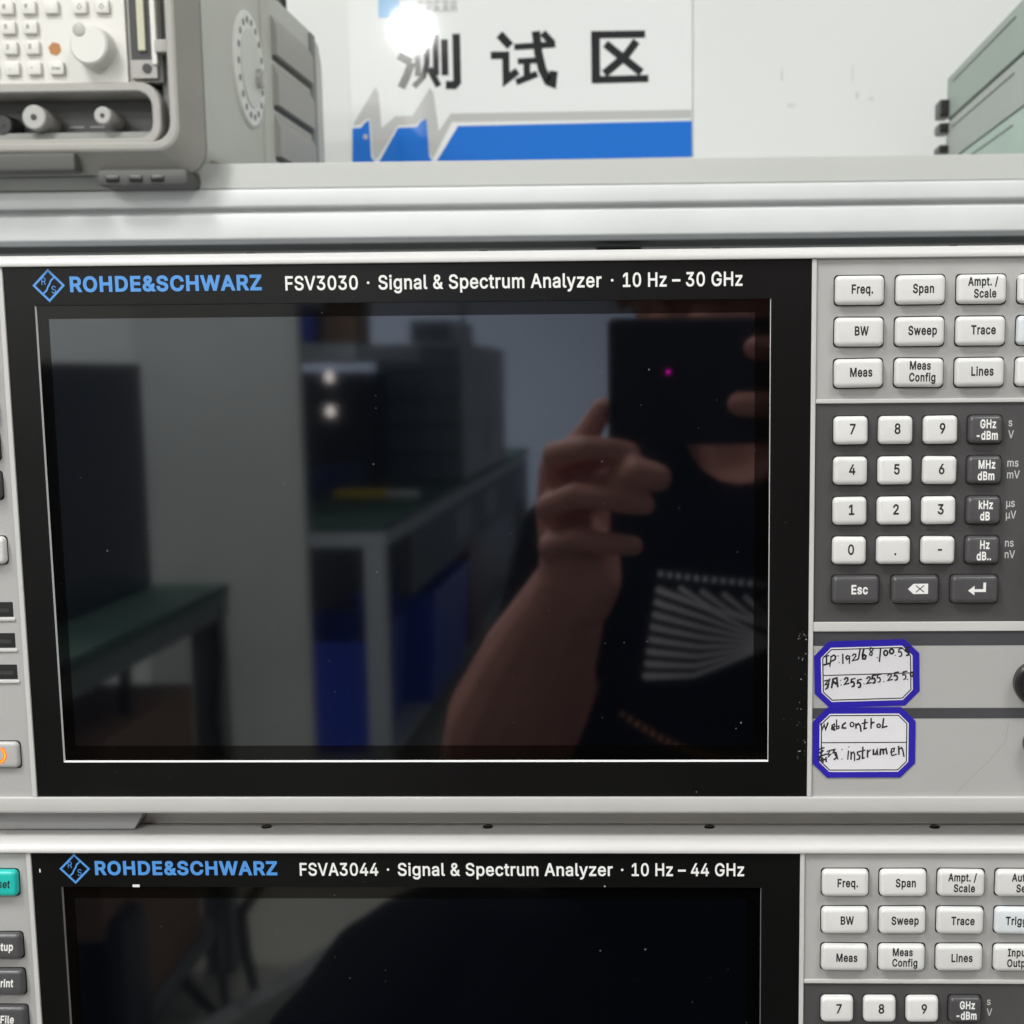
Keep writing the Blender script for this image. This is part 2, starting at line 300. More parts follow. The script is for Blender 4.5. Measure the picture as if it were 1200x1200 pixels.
# lettering: (text, x, z baseline, cap height, width or None, anchor) lines merged in one flat mesh facing -y
# sans-serif letter outlines (thousandths of an em: point, left handle, right handle), one glyph a line: character|advance|outlines
GLYPHS = """
&|448|197 -7 221 -7 163 -7 110 12 135 -1 86 24 54 62 67 41 41 83 34 133 34 107 34 155 47 189 39 174 56 205 85 235 69 220 101 249 140 279 119 263 166 298 216 335 191 316 223 340 237 352 230 346 244 359 255 375 250 366 259 384 262 405 262 394 262 421 245 445 256 434 235 456 201 461 220 461 189 461 168 453 178 458 158 448 145 431 151 441 140 422 137 399 137 411 137 386 145 363 140 374 151 352 169 327 159 340 179 315 204 284 190 300 282 189 438 0 360 95 413 0 364 0 389 0 300 77 171 231 236 154 152 255 121 293 135 275 107 310 87 344 95 327 79 361 75 398 75 379 75 421 91 458 81 441 101 475 134 499 116 489 153 509 200 513 175 513 225 513 266 499 247 509 284 489 308 459 298 476 319 443 324 404 324 424 324 389 315 362 321 375 309 348 291 325 302 336 281 314 256 293 269 303 222 268 154 217 188 243 133 202 110 174 119 188 101 161 97 131 97 147 97 115 109 87 101 100 117 75 143 57 129 65 158 50 193 46 174 46 213 46 251 59 233 51 270 68 301 95 286 80 316 111 336 151 328 130 345 173 349 224 349 197 368 224 408 224 388 224 408 192 397 144 404 165 389 122 371 92 381 105 361 79 345 62 352 69 341 57 333 47 337 52 316 29 271 7 296 16 246 -2
-|453|337 244 263 244 337 226 337 188 337 207 263 188 114 188 188 188 114 207 114 244 114 226 188 244
.|188|95 -4 108 -4 83 -4 63 9 72 0 54 18 50 41 50 28 50 54 63 73 54 65 72 82 95 87 83 87 108 87 128 73 119 82 137 65 141 41 141 54 141 28 128 9 137 18 119 0
/|249|235 533 216 533 180 330 71 -76 126 127 52 -76 14 -76 33 -76 69 127 178 533 124 330 197 533
0|453|227 -7 264 -7 189 -7 130 24 157 3 103 45 69 113 83 74 55 152 48 254 48 199 48 309 69 395 55 356 83 434 130 484 104 464 157 505 227 516 189 516 264 516 323 484 296 505 350 464 384 395 370 434 398 356 405 254 405 309 405 199 384 113 398 152 370 74 323 24 350 45 297 3;227 50 202 50 252 50 290 74 273 58 308 90 330 144 321 113 339 174 344 254 344 211 344 297 330 365 339 334 321 395 290 435 308 419 273 451 227 460 252 460 202 460 163 435 180 451 146 419 123 365 132 395 114 334 109 254 109 297 109 211 123 144 114 174 132 113 163 74 146 90 180 58
1|453|76 0 181 0 76 18 76 55 76 36 181 55 391 55 286 55 391 36 391 0 391 18 286 0;276 509 250 509 276 339 276 0 276 170 255 0 212 0 234 0 212 149 212 448 212 299 211 448 209 448 210 448 168 418 86 358 127 388 86 381 86 427 86 404 123 454 198 509 161 481 224 509
2|453|64 0 172 0 64 16 64 47 64 32 121 108 234 229 177 168 254 249 282 282 270 267 295 298 311 327 304 313 317 341 320 371 320 356 320 390 308 419 316 405 299 432 273 449 288 442 259 456 224 460 242 460 204 460 172 447 187 456 158 439 139 413 147 428 131 399 127 362 127 382 107 362 66 362 86 362 66 392 86 442 72 419 100 465 143 496 119 483 167 509 225 516 194 516 255 516 306 497 282 509 329 484 361 445 348 467 374 424 381 372 381 399 381 354 371 318 378 335 364 300 336 259 353 280 319 237 267 180 296 211 229 140 153 60 191 100 153 59 153 57 153 58 231 57 389 57 310 57 389 38 389 0 389 19 281 0
3|453|218 -7 252 -7 187 -7 133 10 158 -1 107 21 70 57 86 37 54 78 44 132 46 103 66 132 109 132 87 132 111 114 126 87 117 99 136 75 165 59 149 65 181 53 219 50 199 50 239 50 275 61 258 53 292 68 315 93 305 79 324 107 329 145 329 124 329 163 316 196 325 181 307 212 275 234 293 224 256 243 201 248 231 248 186 248 157 248 172 248 157 265 157 299 157 282 200 349 288 448 244 399 288 450 288 452 288 451 215 452 70 452 142 452 70 471 70 509 70 490 171 509 372 509 272 509 372 493 372 461 372 477 319 400 211 278 265 339 211 282 211 289 211 285 249 293 308 276 281 288 335 263 371 222 356 246 386 199 393 145 393 173 393 115 370 66 385 89 355 43 309 12 335 25 282 0
4|453|40 105 164 105 40 123 40 158 40 141 109 275 247 509 178 392 268 509 311 509 289 509 243 394 109 166 176 280 109 165 109 163 109 164 210 163 413 163 312 163 413 144 413 105 413 125 289 105;282 0 302 0 282 40 282 121 282 81 282 130 282 146 282 138 282 203 282 318 282 260 302 318 343 318 322 318 343 212 343 0 343 106 322 0
5|453|221 -7 254 -7 191 -7 140 11 164 -1 116 23 83 60 97 39 69 81 60 130 61 104 81 130 122 130 101 130 124 115 138 89 129 101 147 77 173 60 159 67 188 53 221 50 204 50 242 50 276 64 260 55 292 74 314 104 305 87 323 121 328 162 328 141 328 184 314 221 323 204 304 238 275 262 291 252 258 272 218 277 239 277 201 277 167 268 184 274 151 263 128 246 138 255 108 248 67 253 88 250 77 338 96 509 86 423 186 509 366 509 276 509 366 490 366 452 366 471 294 452 151 452 222 452 145 402 134 301 139 352 135 301 136 301 135 301 147 311 178 325 161 319 194 331 229 334 211 334 253 334 294 321 274 329 313 313 345 285 331 301 359 270 379 231 371 252 387 210 391 163 391 188 391 130 369 76 384 101 354 50 309 15 334 30 283 1
6|453|226 -7 258 -7 195 -7 142 15 167 0 118 29 84 74 98 49 71 100 64 162 64 129 64 186 80 239 69 212 91 266 137 340 110 300 176 396 252 509 214 453 276 509 322 509 299 509 265 426 151 261 208 344 149 261 145 261 147 261 150 271 165 288 157 280 174 296 196 307 184 302 207 312 235 314 221 314 266 314 316 295 293 308 339 282 370 240 357 263 382 216 389 157 389 189 389 125 368 73 382 97 354 48 310 14 334 28 286 0;226 48 207 48 246 48 279 63 264 53 294 72 314 101 306 85 323 118 327 157 327 136 327 178 314 213 323 197 306 230 279 251 294 242 264 261 226 265 246 265 207 265 174 252 189 261 159 243 138 214 147 230 129 198 125 158 125 179 125 137 138 102 129 118 147 85 174 63 159 72 189 53
7|453|97 0 120 0 172 149 323 448 248 299 323 450 323 452 323 451 236 452 62 452 149 452 62 471 62 509 62 490 172 509 391 509 281 509 391 489 391 449 391 469 315 299 165 0 240 150 142 0
8|453|226 -7 260 -7 192 -7 136 11 162 -1 109 24 74 62 89 40 59 83 52 135 52 108 52 157 65 195 56 177 74 213 101 241 86 229 116 253 153 265 133 261 153 265 153 267 153 266 128 273 93 308 108 287 78 329 70 380 70 353 70 406 90 450 77 429 104 470 146 498 122 486 169 510 226 516 196 516 256 516 306 498 283 510 329 486 361 450 348 470 375 429 382 380 382 406 382 353 359 308 374 329 344 287 300 267 325 273 300 266 300 265 300 265 319 261 351 241 336 253 366 229 387 195 378 213 396 177 401 135 401 157 401 108 378 62 393 83 364 40 317 11 343 24 291 -1;226 49 204 49 249 49 285 60 268 53 301 68 323 91 314 78 332 105 337 139 337 121 337 158 322 189 332 174 313 203 283 223 300 214 266 231 226 235 247 235 205 235 169 223 186 231 152 214 130 189 139 203 120 174 115 139 115 158 115 121 129 91 120 105 138 78 167 60 151 68 184 53;226 290 208 290 244 290 274 300 260 293 288 307 307 330 299 318 315 343 319 376 319 358 319 393 308 420 315 407 300 433 275 449 289 443 261 456 226 460 245 460 208 460 177 449 191 456 163 443 145 420 152 433 137 407 133 376 133 393 133 358 145 330 137 343 152 318 178 300 163 307 192 293
9|453|226 516 195 516 258 516 310 494 286 508 335 480 368 434 354 460 382 409 389 347 389 380 389 323 373 270 383 297 362 243 315 168 343 209 277 112 200 0 239 56 177 0 130 0 154 0 187 83 301 248 244 165 303 248 307 248 305 248 303 238 287 221 296 229 279 213 257 202 269 207 245 197 218 195 232 195 187 195 137 214 160 201 114 227 83 269 96 245 70 292 64 352 64 320 64 384 85 436 71 412 99 461 143 494 118 480 167 508;226 460 246 460 207 460 174 446 189 456 159 437 138 407 147 424 130 391 125 352 125 372 125 330 138 295 130 312 147 279 174 257 159 266 189 248 226 243 207 243 246 243 279 257 263 248 294 266 314 295 306 279 323 311 327 350 327 330 327 372 314 407 323 391 306 424 279 446 294 437 264 456
A|480|16 0 39 0 78 170 201 509 140 339 226 509 276 509 251 509 338 339 463 0 401 170 440 0 395 0 418 0 359 101 287 302 323 202 281 321 264 372 273 344 255 400 232 478 245 435 236 478 245 478 241 478 233 435 213 371 222 399 204 343 191 302 196 320 155 202 85 0 120 101 62 0;110 142 197 142 110 161 110 199 110 180 197 199 370 199 283 199 370 180 370 142 370 161 283 142
B|456|60 0 122 0 60 170 60 509 60 339 120 509 241 509 181 509 276 509 329 491 306 503 352 479 381 442 369 462 392 422 398 374 398 399 398 352 387 320 394 334 379 306 356 286 369 294 344 277 315 267 330 271 315 265 315 262 315 264 331 261 363 245 347 255 379 235 402 203 392 221 413 185 418 136 418 163 418 111 400 67 412 87 388 46 344 18 370 30 319 6 247 0 287 0 184 0;125 57 125 115 165 57 245 57 205 57 284 57 330 80 313 65 347 95 355 137 355 114 355 154 342 184 351 170 334 198 306 218 321 209 290 227 248 231 271 231 207 231 125 231 166 231 125 173;125 285 125 341 162 285 238 285 200 285 257 285 288 296 273 289 303 303 323 326 315 313 332 339 336 372 336 355 336 395 313 429 328 414 297 444 240 452 273 452 202 452 125 452 163 452 125 396
C|510|267 -7 293 -7 223 -7 150 25 184 4 116 46 70 115 89 76 50 154 40 254 40 201 40 308 70 393 50 354 89 432 150 484 116 462 184 505 267 516 223 516 293 516 340 504 317 512 363 497 402 471 384 486 420 457 448 418 436 439 460 398 473 348 468 374 451 348 408 348 430 348 404 366 389 395 398 381 381 408 357 428 370 419 345 438 315 449 331 444 300 454 267 456 284 456 236 456 184 432 208 448 159 417 125 364 139 394 111 334 103 254 103 297 103 211 125 145 111 175 140 115 184 76 159 92 209 61 267 53 236 53 284 53 315 60 300 55 331 65 357 81 345 71 370 90 389 114 381 101 398 128 408 160 404 143 430 160 473 160 451 160 469 135 448 91 460 111 436 70 402 38 421 52 384 23 341 5 363 12 318 -3
D|502|219 0 271 0 178 0 96 0 137 0 96 19 96 57 96 38 136 57 215 57 175 57 256 57 318 81 291 65 345 97 379 149 366 119 392 179 399 255 399 214 399 296 379 361 392 331 366 390 320 428 346 412 293 444 221 452 260 452 178 452 93 452 136 452 93 471 93 509 93 490 137 509 225 509 181 509 275 509 353 478 317 499 388 458 433 391 415 429 452 353 462 255 462 308 462 202 433 119 452 157 414 81 351 31 387 51 314 10;125 509 103 509 125 339 125 0 125 170 103 0 60 0 82 0 60 170 60 509 60 339 82 509
E|419|60 0 165 0 60 170 60 509 60 339 164 509 372 509 268 509 372 490 372 452 372 471 290 452 125 452 207 452 125 396 125 286 125 341 202 286 355 286 278 286 355 267 355 229 355 248 278 229 125 229 202 229 125 172 125 57 125 114 208 57 375 57 292 57 375 38 375 0 375 19 270 0
F|410|60 0 82 0 60 170 60 509 60 339 163 509 369 509 266 509 369 490 369 452 369 471 288 452 125 452 206 452 125 394 125 278 125 336 198 278 346 278 272 278 346 259 346 221 346 240 272 221 125 221 198 221 125 147 125 0 125 74 103 0
G|520|269 -7 309 -7 223 -7 149 25 184 4 115 46 69 116 88 77 50 155 40 254 40 201 40 308 69 393 50 354 88 432 149 484 115 462 183 505 265 516 221 516 292 516 340 504 317 512 364 496 403 469 385 484 422 454 449 416 437 437 461 396 474 349 470 373 452 349 408 349 430 349 403 365 387 393 396 380 379 406 356 427 368 417 344 436 315 448 330 444 300 453 265 456 283 456 235 456 183 432 208 448 159 417 125 364 139 394 111 334 103 254 103 297 103 211 125 145 111 175 140 115 184 76 159 92 209 61 269 53 237 53 297 53 345 71 323 59 367 83 396 123 384 101 409 146 415 202 415 172 421 201 434 199 428 200 384 199 283 199 333 199 283 218 283 256 283 237 348 256 478 256 413 256 478 237 478 200 478 219 478 158 451 91 469 122 433 60 377 19 408 36 345 2
H|517|60 0 82 0 60 170 60 509 60 339 82 509 125 509 103 509 125 435 125 289 125 362 214 289 392 289 303 289 392 362 392 509 392 435 414 509 457 509 435 509 457 339 457 0 457 170 435 0 392 0 414 0 392 77 392 232 392 155 303 232 125 232 214 232 125 155 125 0 125 77 103 0
I|300|31 0 111 0 31 19 31 57 31 38 60 57 118 57 89 57 118 189 118 452 118 320 89 452 31 452 60 452 31 471 31 509 31 490 111 509 269 509 190 509 269 490 269 452 269 471 240 452 183 452 212 452 183 320 183 57 183 189 212 57 269 57 240 57 269 38 269 0 269 19 190 0
L|393|60 0 160 0 60 170 60 509 60 339 82 509 125 509 103 509 125 358 125 57 125 208 203 57 361 57 282 57 361 38 361 0 361 19 261 0
M|628|60 0 81 0 60 170 60 509 60 339 91 509 152 509 121 509 193 402 277 187 235 294 280 180 287 159 284 170 291 148 299 123 295 136 303 110 311 84 307 97 315 71 322 49 319 59 317 49 307 49 312 49 310 59 318 83 314 70 322 95 330 121 326 108 334 134 342 158 338 147 346 170 352 187 349 179 394 294 476 509 435 402 507 509 568 509 537 509 568 339 568 0 568 170 547 0 504 0 525 0 504 97 504 291 504 194 504 302 504 327 504 314 505 340 505 369 505 354 505 383 506 413 506 398 506 428 507 457 507 443 509 457 513 457 511 457 508 441 498 409 503 426 492 393 482 363 487 378 477 348 467 322 472 334 463 309 456 291 459 299 418 194 342 0 380 97 323 0 286 0 305 0 248 97 170 291 209 194 167 299 159 321 163 309 155 333 145 361 150 346 140 376 129 408 135 391 124 424 112 457 118 441 114 457 119 457 117 457 119 444 120 416 120 431 120 401 121 372 121 387 121 357 122 328 121 342 122 315 122 291 122 302 122 194 122 0 122 97 101 0
N|523|60 0 82 0 60 170 60 509 60 339 85 509 136 509 111 509 205 400 343 183 274 291 349 174 363 151 355 164 370 138 388 107 379 123 396 90 414 55 405 73 411 55 405 54 408 54 403 72 401 108 401 90 400 126 399 157 399 142 399 172 399 195 399 185 399 300 399 509 399 404 420 509 463 509 442 509 463 339 463 0 463 170 438 0 387 0 412 0 325 97 202 290 264 193 194 303 177 331 186 316 169 345 148 381 159 362 137 400 108 452 123 424 111 453 119 454 115 453 120 428 122 384 121 405 123 362 124 328 124 344 125 312 125 291 125 300 125 194 125 0 125 97 103 0
O|533|267 -7 311 -7 223 -7 150 25 184 4 116 46 70 115 90 76 50 154 40 254 40 201 40 308 70 393 50 354 90 432 150 484 116 462 184 505 267 516 223 516 311 516 384 484 350 505 418 462 464 393 444 432 483 354 493 254 493 308 493 201 464 115 483 154 444 76 384 25 418 46 350 4;267 53 236 53 297 53 349 76 325 61 374 91 408 144 394 114 423 174 430 254 430 211 430 298 408 365 423 335 394 395 349 433 374 417 325 448 267 456 297 456 236 456 184 433 209 448 159 417 125 364 140 394 111 334 103 254 103 297 103 211 125 144 111 174 140 114 184 76 159 92 209 61
P|445|60 0 82 0 60 170 60 509 60 339 118 509 235 509 177 509 274 509 332 487 307 502 358 473 390 430 377 454 402 405 409 348 409 378 409 317 390 265 402 290 377 241 332 207 358 222 307 193 235 186 274 186 193 186 109 186 151 186 109 205 109 242 109 224 150 242 233 242 191 242 259 242 297 256 281 247 313 265 333 294 325 278 341 310 344 348 344 328 344 368 333 402 341 386 325 417 297 439 313 430 280 448 232 452 259 452 196 452 125 452 160 452 125 301 125 0 125 151 103 0
R|449|60 0 82 0 60 170 60 509 60 339 119 509 236 509 177 509 275 509 333 489 307 502 359 475 390 433 378 457 403 410 409 352 409 382 409 321 390 271 403 295 378 248 333 217 359 230 307 204 236 198 275 198 189 198 96 198 143 198 96 217 96 255 96 236 142 255 234 255 188 255 260 255 298 267 281 259 314 275 334 300 326 286 341 315 345 352 345 332 345 372 334 405 341 390 326 420 298 440 314 431 281 448 233 452 259 452 197 452 125 452 161 452 125 301 125 0 125 151 103 0;353 0 378 0 312 76 230 229 271 153 254 229 303 229 279 229 344 153 428 0 386 76 403 0
S|447|224 -9 263 -9 187 -9 128 9 155 -3 100 21 64 60 79 38 49 82 38 137 40 107 60 137 104 137 82 137 106 117 123 88 112 101 134 75 166 59 149 65 184 52 224 49 203 49 247 49 286 60 268 53 304 68 329 92 319 78 340 105 346 139 346 121 346 155 332 179 341 169 323 189 296 205 311 198 281 211 245 222 264 217 224 228 184 239 204 234 142 251 86 289 109 268 63 311 52 372 52 339 52 401 75 448 60 426 90 469 138 498 111 486 164 510 227 516 194 516 261 516 316 498 290 510 342 486 377 449 362 469 392 428 401 378 400 404 380 378 337 378 358 378 335 403 302 437 323 423 281 451 225 459 256 459 203 459 167 448 184 455 151 441 129 418 138 431 120 406 115 376 115 391 115 358 131 334 120 344 142 323 169 308 154 314 184 302 212 293 199 297 230 289 264 279 247 284 279 275 312 264 295 270 328 257 359 238 344 248 373 227 395 198 385 214 404 181 408 139 408 162 408 111 386 64 401 86 372 41 323 11 351 24 296 -2
T|449|32 452 85 452 32 471 32 509 32 490 160 509 417 509 288 509 417 490 417 452 417 471 363 452 257 452 310 452 257 301 257 0 257 151 235 0 193 0 214 0 193 151 193 452 193 301 139 452
U|517|259 -8 299 -8 219 -8 154 15 184 0 124 31 85 80 101 53 68 107 60 173 60 138 60 285 60 509 60 397 81 509 124 509 103 509 124 399 124 178 124 288 124 154 141 113 130 132 152 94 187 68 167 79 207 57 259 52 231 52 287 52 331 68 311 57 351 79 377 113 366 94 387 132 393 178 393 154 393 288 393 509 393 399 414 509 457 509 436 509 457 397 457 173 457 285 457 138 433 80 449 107 416 53 363 15 393 31 334 0
V|480|204 0 229 0 141 170 16 509 79 339 39 509 84 509 62 509 120 408 192 206 156 307 198 189 215 137 206 166 224 109 248 31 235 73 243 31 235 31 239 31 247 74 267 138 258 110 276 166 290 206 284 189 325 307 395 509 360 408 417 509 463 509 440 509 401 339 278 0 340 170 253 0
W|686|155 0 180 0 109 170 16 509 63 339 38 509 82 509 60 509 109 404 163 196 136 300 168 179 175 145 172 163 179 128 187 94 183 111 190 76 197 40 194 58 194 40 189 40 192 40 193 58 200 94 196 76 203 111 211 145 207 128 215 163 224 196 220 179 251 300 306 509 279 404 331 509 380 509 355 509 407 404 462 196 434 300 466 179 474 145 470 163 478 128 486 94 482 111 490 76 497 40 494 58 494 40 488 40 491 40 492 58 499 94 495 76 502 111 510 145 506 128 515 163 523 196 519 179 550 300 603 509 576 404 625 509 670 509 647 509 623 339 530 0 577 170 505 0 455 0 480 0 426 108 368 323 397 215 362 344 351 391 357 367 346 416 336 475 341 444 341 475 350 475 345 475 345 445 335 395 340 419 330 371 318 323 324 347 289 215 230 0 260 108 205 0
Z|438|42 0 161 0 42 15 42 46 42 31 119 159 273 385 196 272 284 400 306 431 295 415 318 446 341 476 329 461 343 469 348 454 346 461 327 453 285 452 306 453 264 452 223 452 244 452 162 452 40 452 101 452 40 471 40 509 40 490 159 509 397 509 278 509 397 493 397 462 397 477 321 351 169 129 245 240 158 113 134 81 146 97 122 65 97 33 110 49 95 40 90 54 93 47 111 55 152 57 132 56 173 57 214 57 193 57 276 57 399 57 338 57 399 38 399 0 399 19 280 0
a|389|160 -9 182 -9 136 -9 94 5 114 -4 75 14 48 45 59 27 36 62 30 108 30 83 30 130 43 161 35 147 52 175 78 193 63 185 92 201 125 211 108 207 143 215 178 220 160 218 201 223 234 227 219 225 248 228 265 235 258 231 272 239 276 255 276 245 276 255 276 257 276 256 276 272 267 297 273 286 261 308 240 322 252 316 228 328 196 331 213 331 178 331 149 322 162 328 136 317 118 301 126 309 110 292 100 274 104 283 80 280 41 291 61 285 50 314 79 346 62 332 95 360 133 375 113 369 153 381 194 384 173 384 208 384 239 379 223 383 255 376 286 360 271 370 301 351 322 320 313 338 332 303 337 251 337 280 337 168 337 0 337 84 317 0 277 0 297 0 277 17 277 52 277 35 275 52 272 52 274 52 268 43 252 25 261 34 243 15 215 1 230 7 200 -5;170 45 155 45 193 45 228 59 212 50 243 68 263 93 255 79 271 107 276 138 276 122 276 155 276 190 276 173 273 187 259 182 268 184 251 180 231 176 242 178 221 174 200 171 210 172 190 170 175 168 182 169 161 166 134 159 147 163 121 154 103 139 111 148 96 131 92 105 92 119 92 92 102 72 95 81 109 63 130 52 118 57 142 48
c|396|207 -8 226 -8 173 -8 117 16 143 0 91 33 56 85 71 56 41 114 34 187 34 149 34 227 56 291 41 262 71 321 117 360 91 343 143 376 207 384 173 384 226 384 260 377 243 382 276 372 305 356 292 365 319 347 340 322 330 335 350 309 362 277 357 294 342 272 303 262 322 267 300 272 290 289 296 281 285 297 270 311 278 305 262 317 242 325 253 322 232 328 207 330 220 330 182 330 145 310 161 323 129 297 108 258 116 280 100 237 96 187 96 213 96 162 108 117 100 139 116 96 145 66 129 79 161 53 207 46 182 46 220 46 243 52 232 48 253 55 271 66 263 60 279 72 292 89 286 80 297 97 304 117 301 107 324 112 363 102 343 107 358 85 341 56 351 70 332 43 306 21 320 31 293 12 261 -1 277 4 244 -6
d|424|195 -8 219 -8 164 -8 111 16 136 0 87 32 55 84 68 55 41 114 34 189 34 149 34 229 55 293 41 263 69 322 112 361 88 345 136 376 196 384 164 384 219 384 253 373 238 381 268 365 287 346 279 356 296 336 306 319 302 327 308 319 311 319 309 319 311 382 311 509 311 446 331 509 372 509 351 509 372 339 372 0 372 170 352 0 313 0 332 0 313 20 313 59 313 39 311 59 307 59 309 59 302 51 287 31 295 42 278 21 252 4 267 12 238 -4;205 47 181 47 227 47 263 65 247 53 279 77 299 115 291 94 308 136 312 189 312 161 312 217 300 263 308 242 292 284 263 312 279 300 247 324 205 330 228 330 181 330 145 311 161 324 129 299 108 261 116 282 100 240 96 189 96 216 96 162 109 117 100 138 117 95 145 66 129 78 161 53
e|404|212 -8 238 -8 175 -8 117 16 143 0 90 33 56 85 70 56 41 114 34 187 34 148 34 226 55 290 41 260 69 319 115 359 89 343 141 376 205 384 171 384 226 384 266 374 246 381 285 367 319 341 303 356 335 326 357 282 348 306 366 258 371 194 371 228 371 186 371 169 371 178 272 169 75 169 174 169 75 187 75 221 75 204 163 221 338 221 250 221 329 215 310 202 319 208 310 227 298 269 306 249 290 288 263 314 278 303 247 325 205 330 228 330 182 330 146 313 163 325 130 302 109 270 118 288 100 251 96 211 96 232 96 200 96 178 96 189 96 150 110 106 101 126 120 87 151 61 134 72 168 51 212 46 189 46 228 46 254 53 241 48 266 57 285 73 277 64 294 82 306 105 301 93 325 101 365 91 345 96 359 71 335 39 349 54 321 24 283 4 303 13 262 -4
f|254|228 379 154 379 228 362 228 327 228 344 154 327 6 327 80 327 6 344 6 379 6 362 80 379;81 0 101 0 81 144 81 432 81 288 81 453 96 486 86 471 106 500 135 519 119 511 152 526 187 530 169 530 201 530 222 527 213 529 232 525 243 521 238 523 238 503 227 468 233 486 224 470 215 472 220 471 210 473 195 474 203 474 176 474 154 460 163 469 146 451 142 419 142 437 142 279 142 0 142 140 121 0
g|425|207 -151 238 -151 179 -151 134 -140 155 -147 113 -132 82 -110 96 -123 69 -98 51 -69 58 -84 67 -60 101 -41 84 -50 107 -49 122 -66 113 -57 130 -75 154 -88 141 -82 168 -94 207 -97 186 -97 238 -97 282 -75 263 -90 302 -60 311 -6 311 -37 311 19 311 68 311 44 310 68 306 68 308 68 301 60 287 41 295 51 278 32 252 16 267 23 238 8 195 5 219 5 164 5 113 27 137 12 88 41 55 90 69 62 41 118 34 191 34 152 34 230 55 293 41 264 69 322 112 361 88 345 137 376 196 384 165 384 220 384 253 373 239 381 268 365 288 346 280 356 297 336 308 319 303 327 309 319 313 319 311 319 313 339 313 379 313 359 333 379 372 379 353 379 372 250 372 -9 372 121 372 -42 350 -90 365 -69 335 -111 291 -136 316 -126 266 -146;205 59 181 59 228 59 264 75 248 64 280 86 300 121 292 101 308 141 312 193 312 165 312 220 300 264 308 243 292 284 264 312 280 301 248 324 205 330 228 330 181 330 145 312 161 324 129 299 109 262 117 283 100 242 96 193 96 219 96 166 109 123 100 143 117 103 145 76 129 87 162 65
i|167|53 0 73 0 53 126 53 379 53 253 73 379 114 379 93 379 114 253 114 0 114 126 93 0;84 443 95 443 72 443 54 455 62 447 45 462 41 483 41 472 41 494 54 512 45 504 62 520 84 524 72 524 95 524 114 512 106 520 122 504 126 483 126 494 126 472 114 455 122 462 106 447
k|381|110 137 132 158 110 162 110 212 110 187 113 212 121 212 117 212 175 268 284 379 230 323 310 379 360 379 335 379 301 319 184 199 243 259 182 199 177 199 179 199 155 178;53 0 73 0 53 170 53 509 53 339 73 509 114 509 93 509 114 339 114 0 114 170 93 0;294 0 320 0 245 62 148 186 197 124 162 200 191 229 177 214 252 152 372 0 312 76 346 0
l|189|139 -2 147 -2 110 -2 74 20 88 5 60 35 53 84 53 57 53 226 53 509 53 367 73 509 114 509 93 509 114 372 114 99 114 235 114 81 120 62 116 69 125 55 146 52 133 52 152 52 160 53 157 52 164 53 170 54 167 54 173 37 181 3 177 20 175 1 162 -1 169 0 154 -2
m|610|53 0 73 0 53 126 53 379 53 253 72 379 112 379 92 379 112 351 112 295 112 323 111 295 108 295 109 295 113 316 132 346 121 332 144 359 172 376 157 369 187 383 219 386 203 386 247 386 287 361 270 378 305 344 321 295 316 322 318 295 312 295 315 295 317 313 337 343 325 329 349 357 381 375 364 367 398 382 437 386 416 386 459 386 497 372 479 381 515 362 541 328 530 348 551 309 557 255 557 285 557 170 557 0 557 85 536 0 496 0 516 0 496 85 496 254 496 169 496 281 473 313 488 301 457 325 419 330 439 330 402 330 374 320 387 327 362 313 345 290 352 303 339 278 335 247 335 263 335 165 335 0 335 82 315 0 274 0 295 0 274 87 274 260 274 173 274 281 253 311 267 298 239 324 199 330 221 330 185 330 158 320 171 327 144 313 126 289 134 303 118 276 114 238 114 258 114 159 114 0 114 79 93 0
n|410|114 227 114 249 114 151 114 0 114 76 93 0 53 0 73 0 53 126 53 379 53 253 72 379 112 379 92 379 112 349 112 287 112 318 109 287 102 287 106 287 114 322 152 362 131 347 174 377 227 384 199 384 253 384 295 369 276 379 314 358 341 321 330 342 352 299 357 240 357 273 357 160 357 0 357 80 337 0 296 0 316 0 296 78 296 235 296 157 296 265 273 304 288 288 258 321 210 329 237 329 192 329 161 317 175 325 146 309 126 283 135 298 118 267
o|415|207 -8 242 -8 173 -8 117 16 143 0 91 33 56 85 71 56 41 114 34 187 34 149 34 227 56 291 41 262 71 321 117 360 91 343 143 376 207 384 173 384 242 384 299 360 273 376 325 343 359 291 345 321 374 262 381 187 381 227 381 149 359 85 374 114 345 56 299 16 325 33 273 0;207 46 182 46 233 46 270 66 254 53 287 79 307 117 299 96 315 139 319 187 319 162 319 213 307 258 315 236 299 280 270 310 287 297 254 323 207 330 233 330 182 330 145 310 161 323 129 297 108 258 116 280 100 237 96 187 96 213 96 162 108 117 100 139 116 96 145 66 129 79 161 53
p|424|53 -143 73 -143 53 31 53 379 53 205 72 379 112 379 92 379 112 359 112 319 112 339 114 319 118 319 116 319 123 327 137 346 129 336 145 356 171 373 157 365 186 381 229 384 205 384 261 384 313 361 289 376 337 345 370 293 356 322 383 263 390 189 390 229 390 149 370 84 383 114 356 55 313 16 337 32 289 0 229 -8 261 -8 206 -8 173 4 187 -4 158 12 138 31 146 21 130 42 118 59 123 51 117 59 114 59 115 59 114 -8 114 -143 114 -76 93 -143;220 47 197 47 244 47 279 66 263 53 295 78 316 117 308 95 324 138 328 189 328 162 328 216 316 261 324 240 308 282 280 311 296 299 264 324 220 330 244 330 197 330 161 312 177 324 145 300 125 263 133 284 117 242 113 189 113 217 113 161 125 115 117 136 133 94 162 65 146 77 178 53
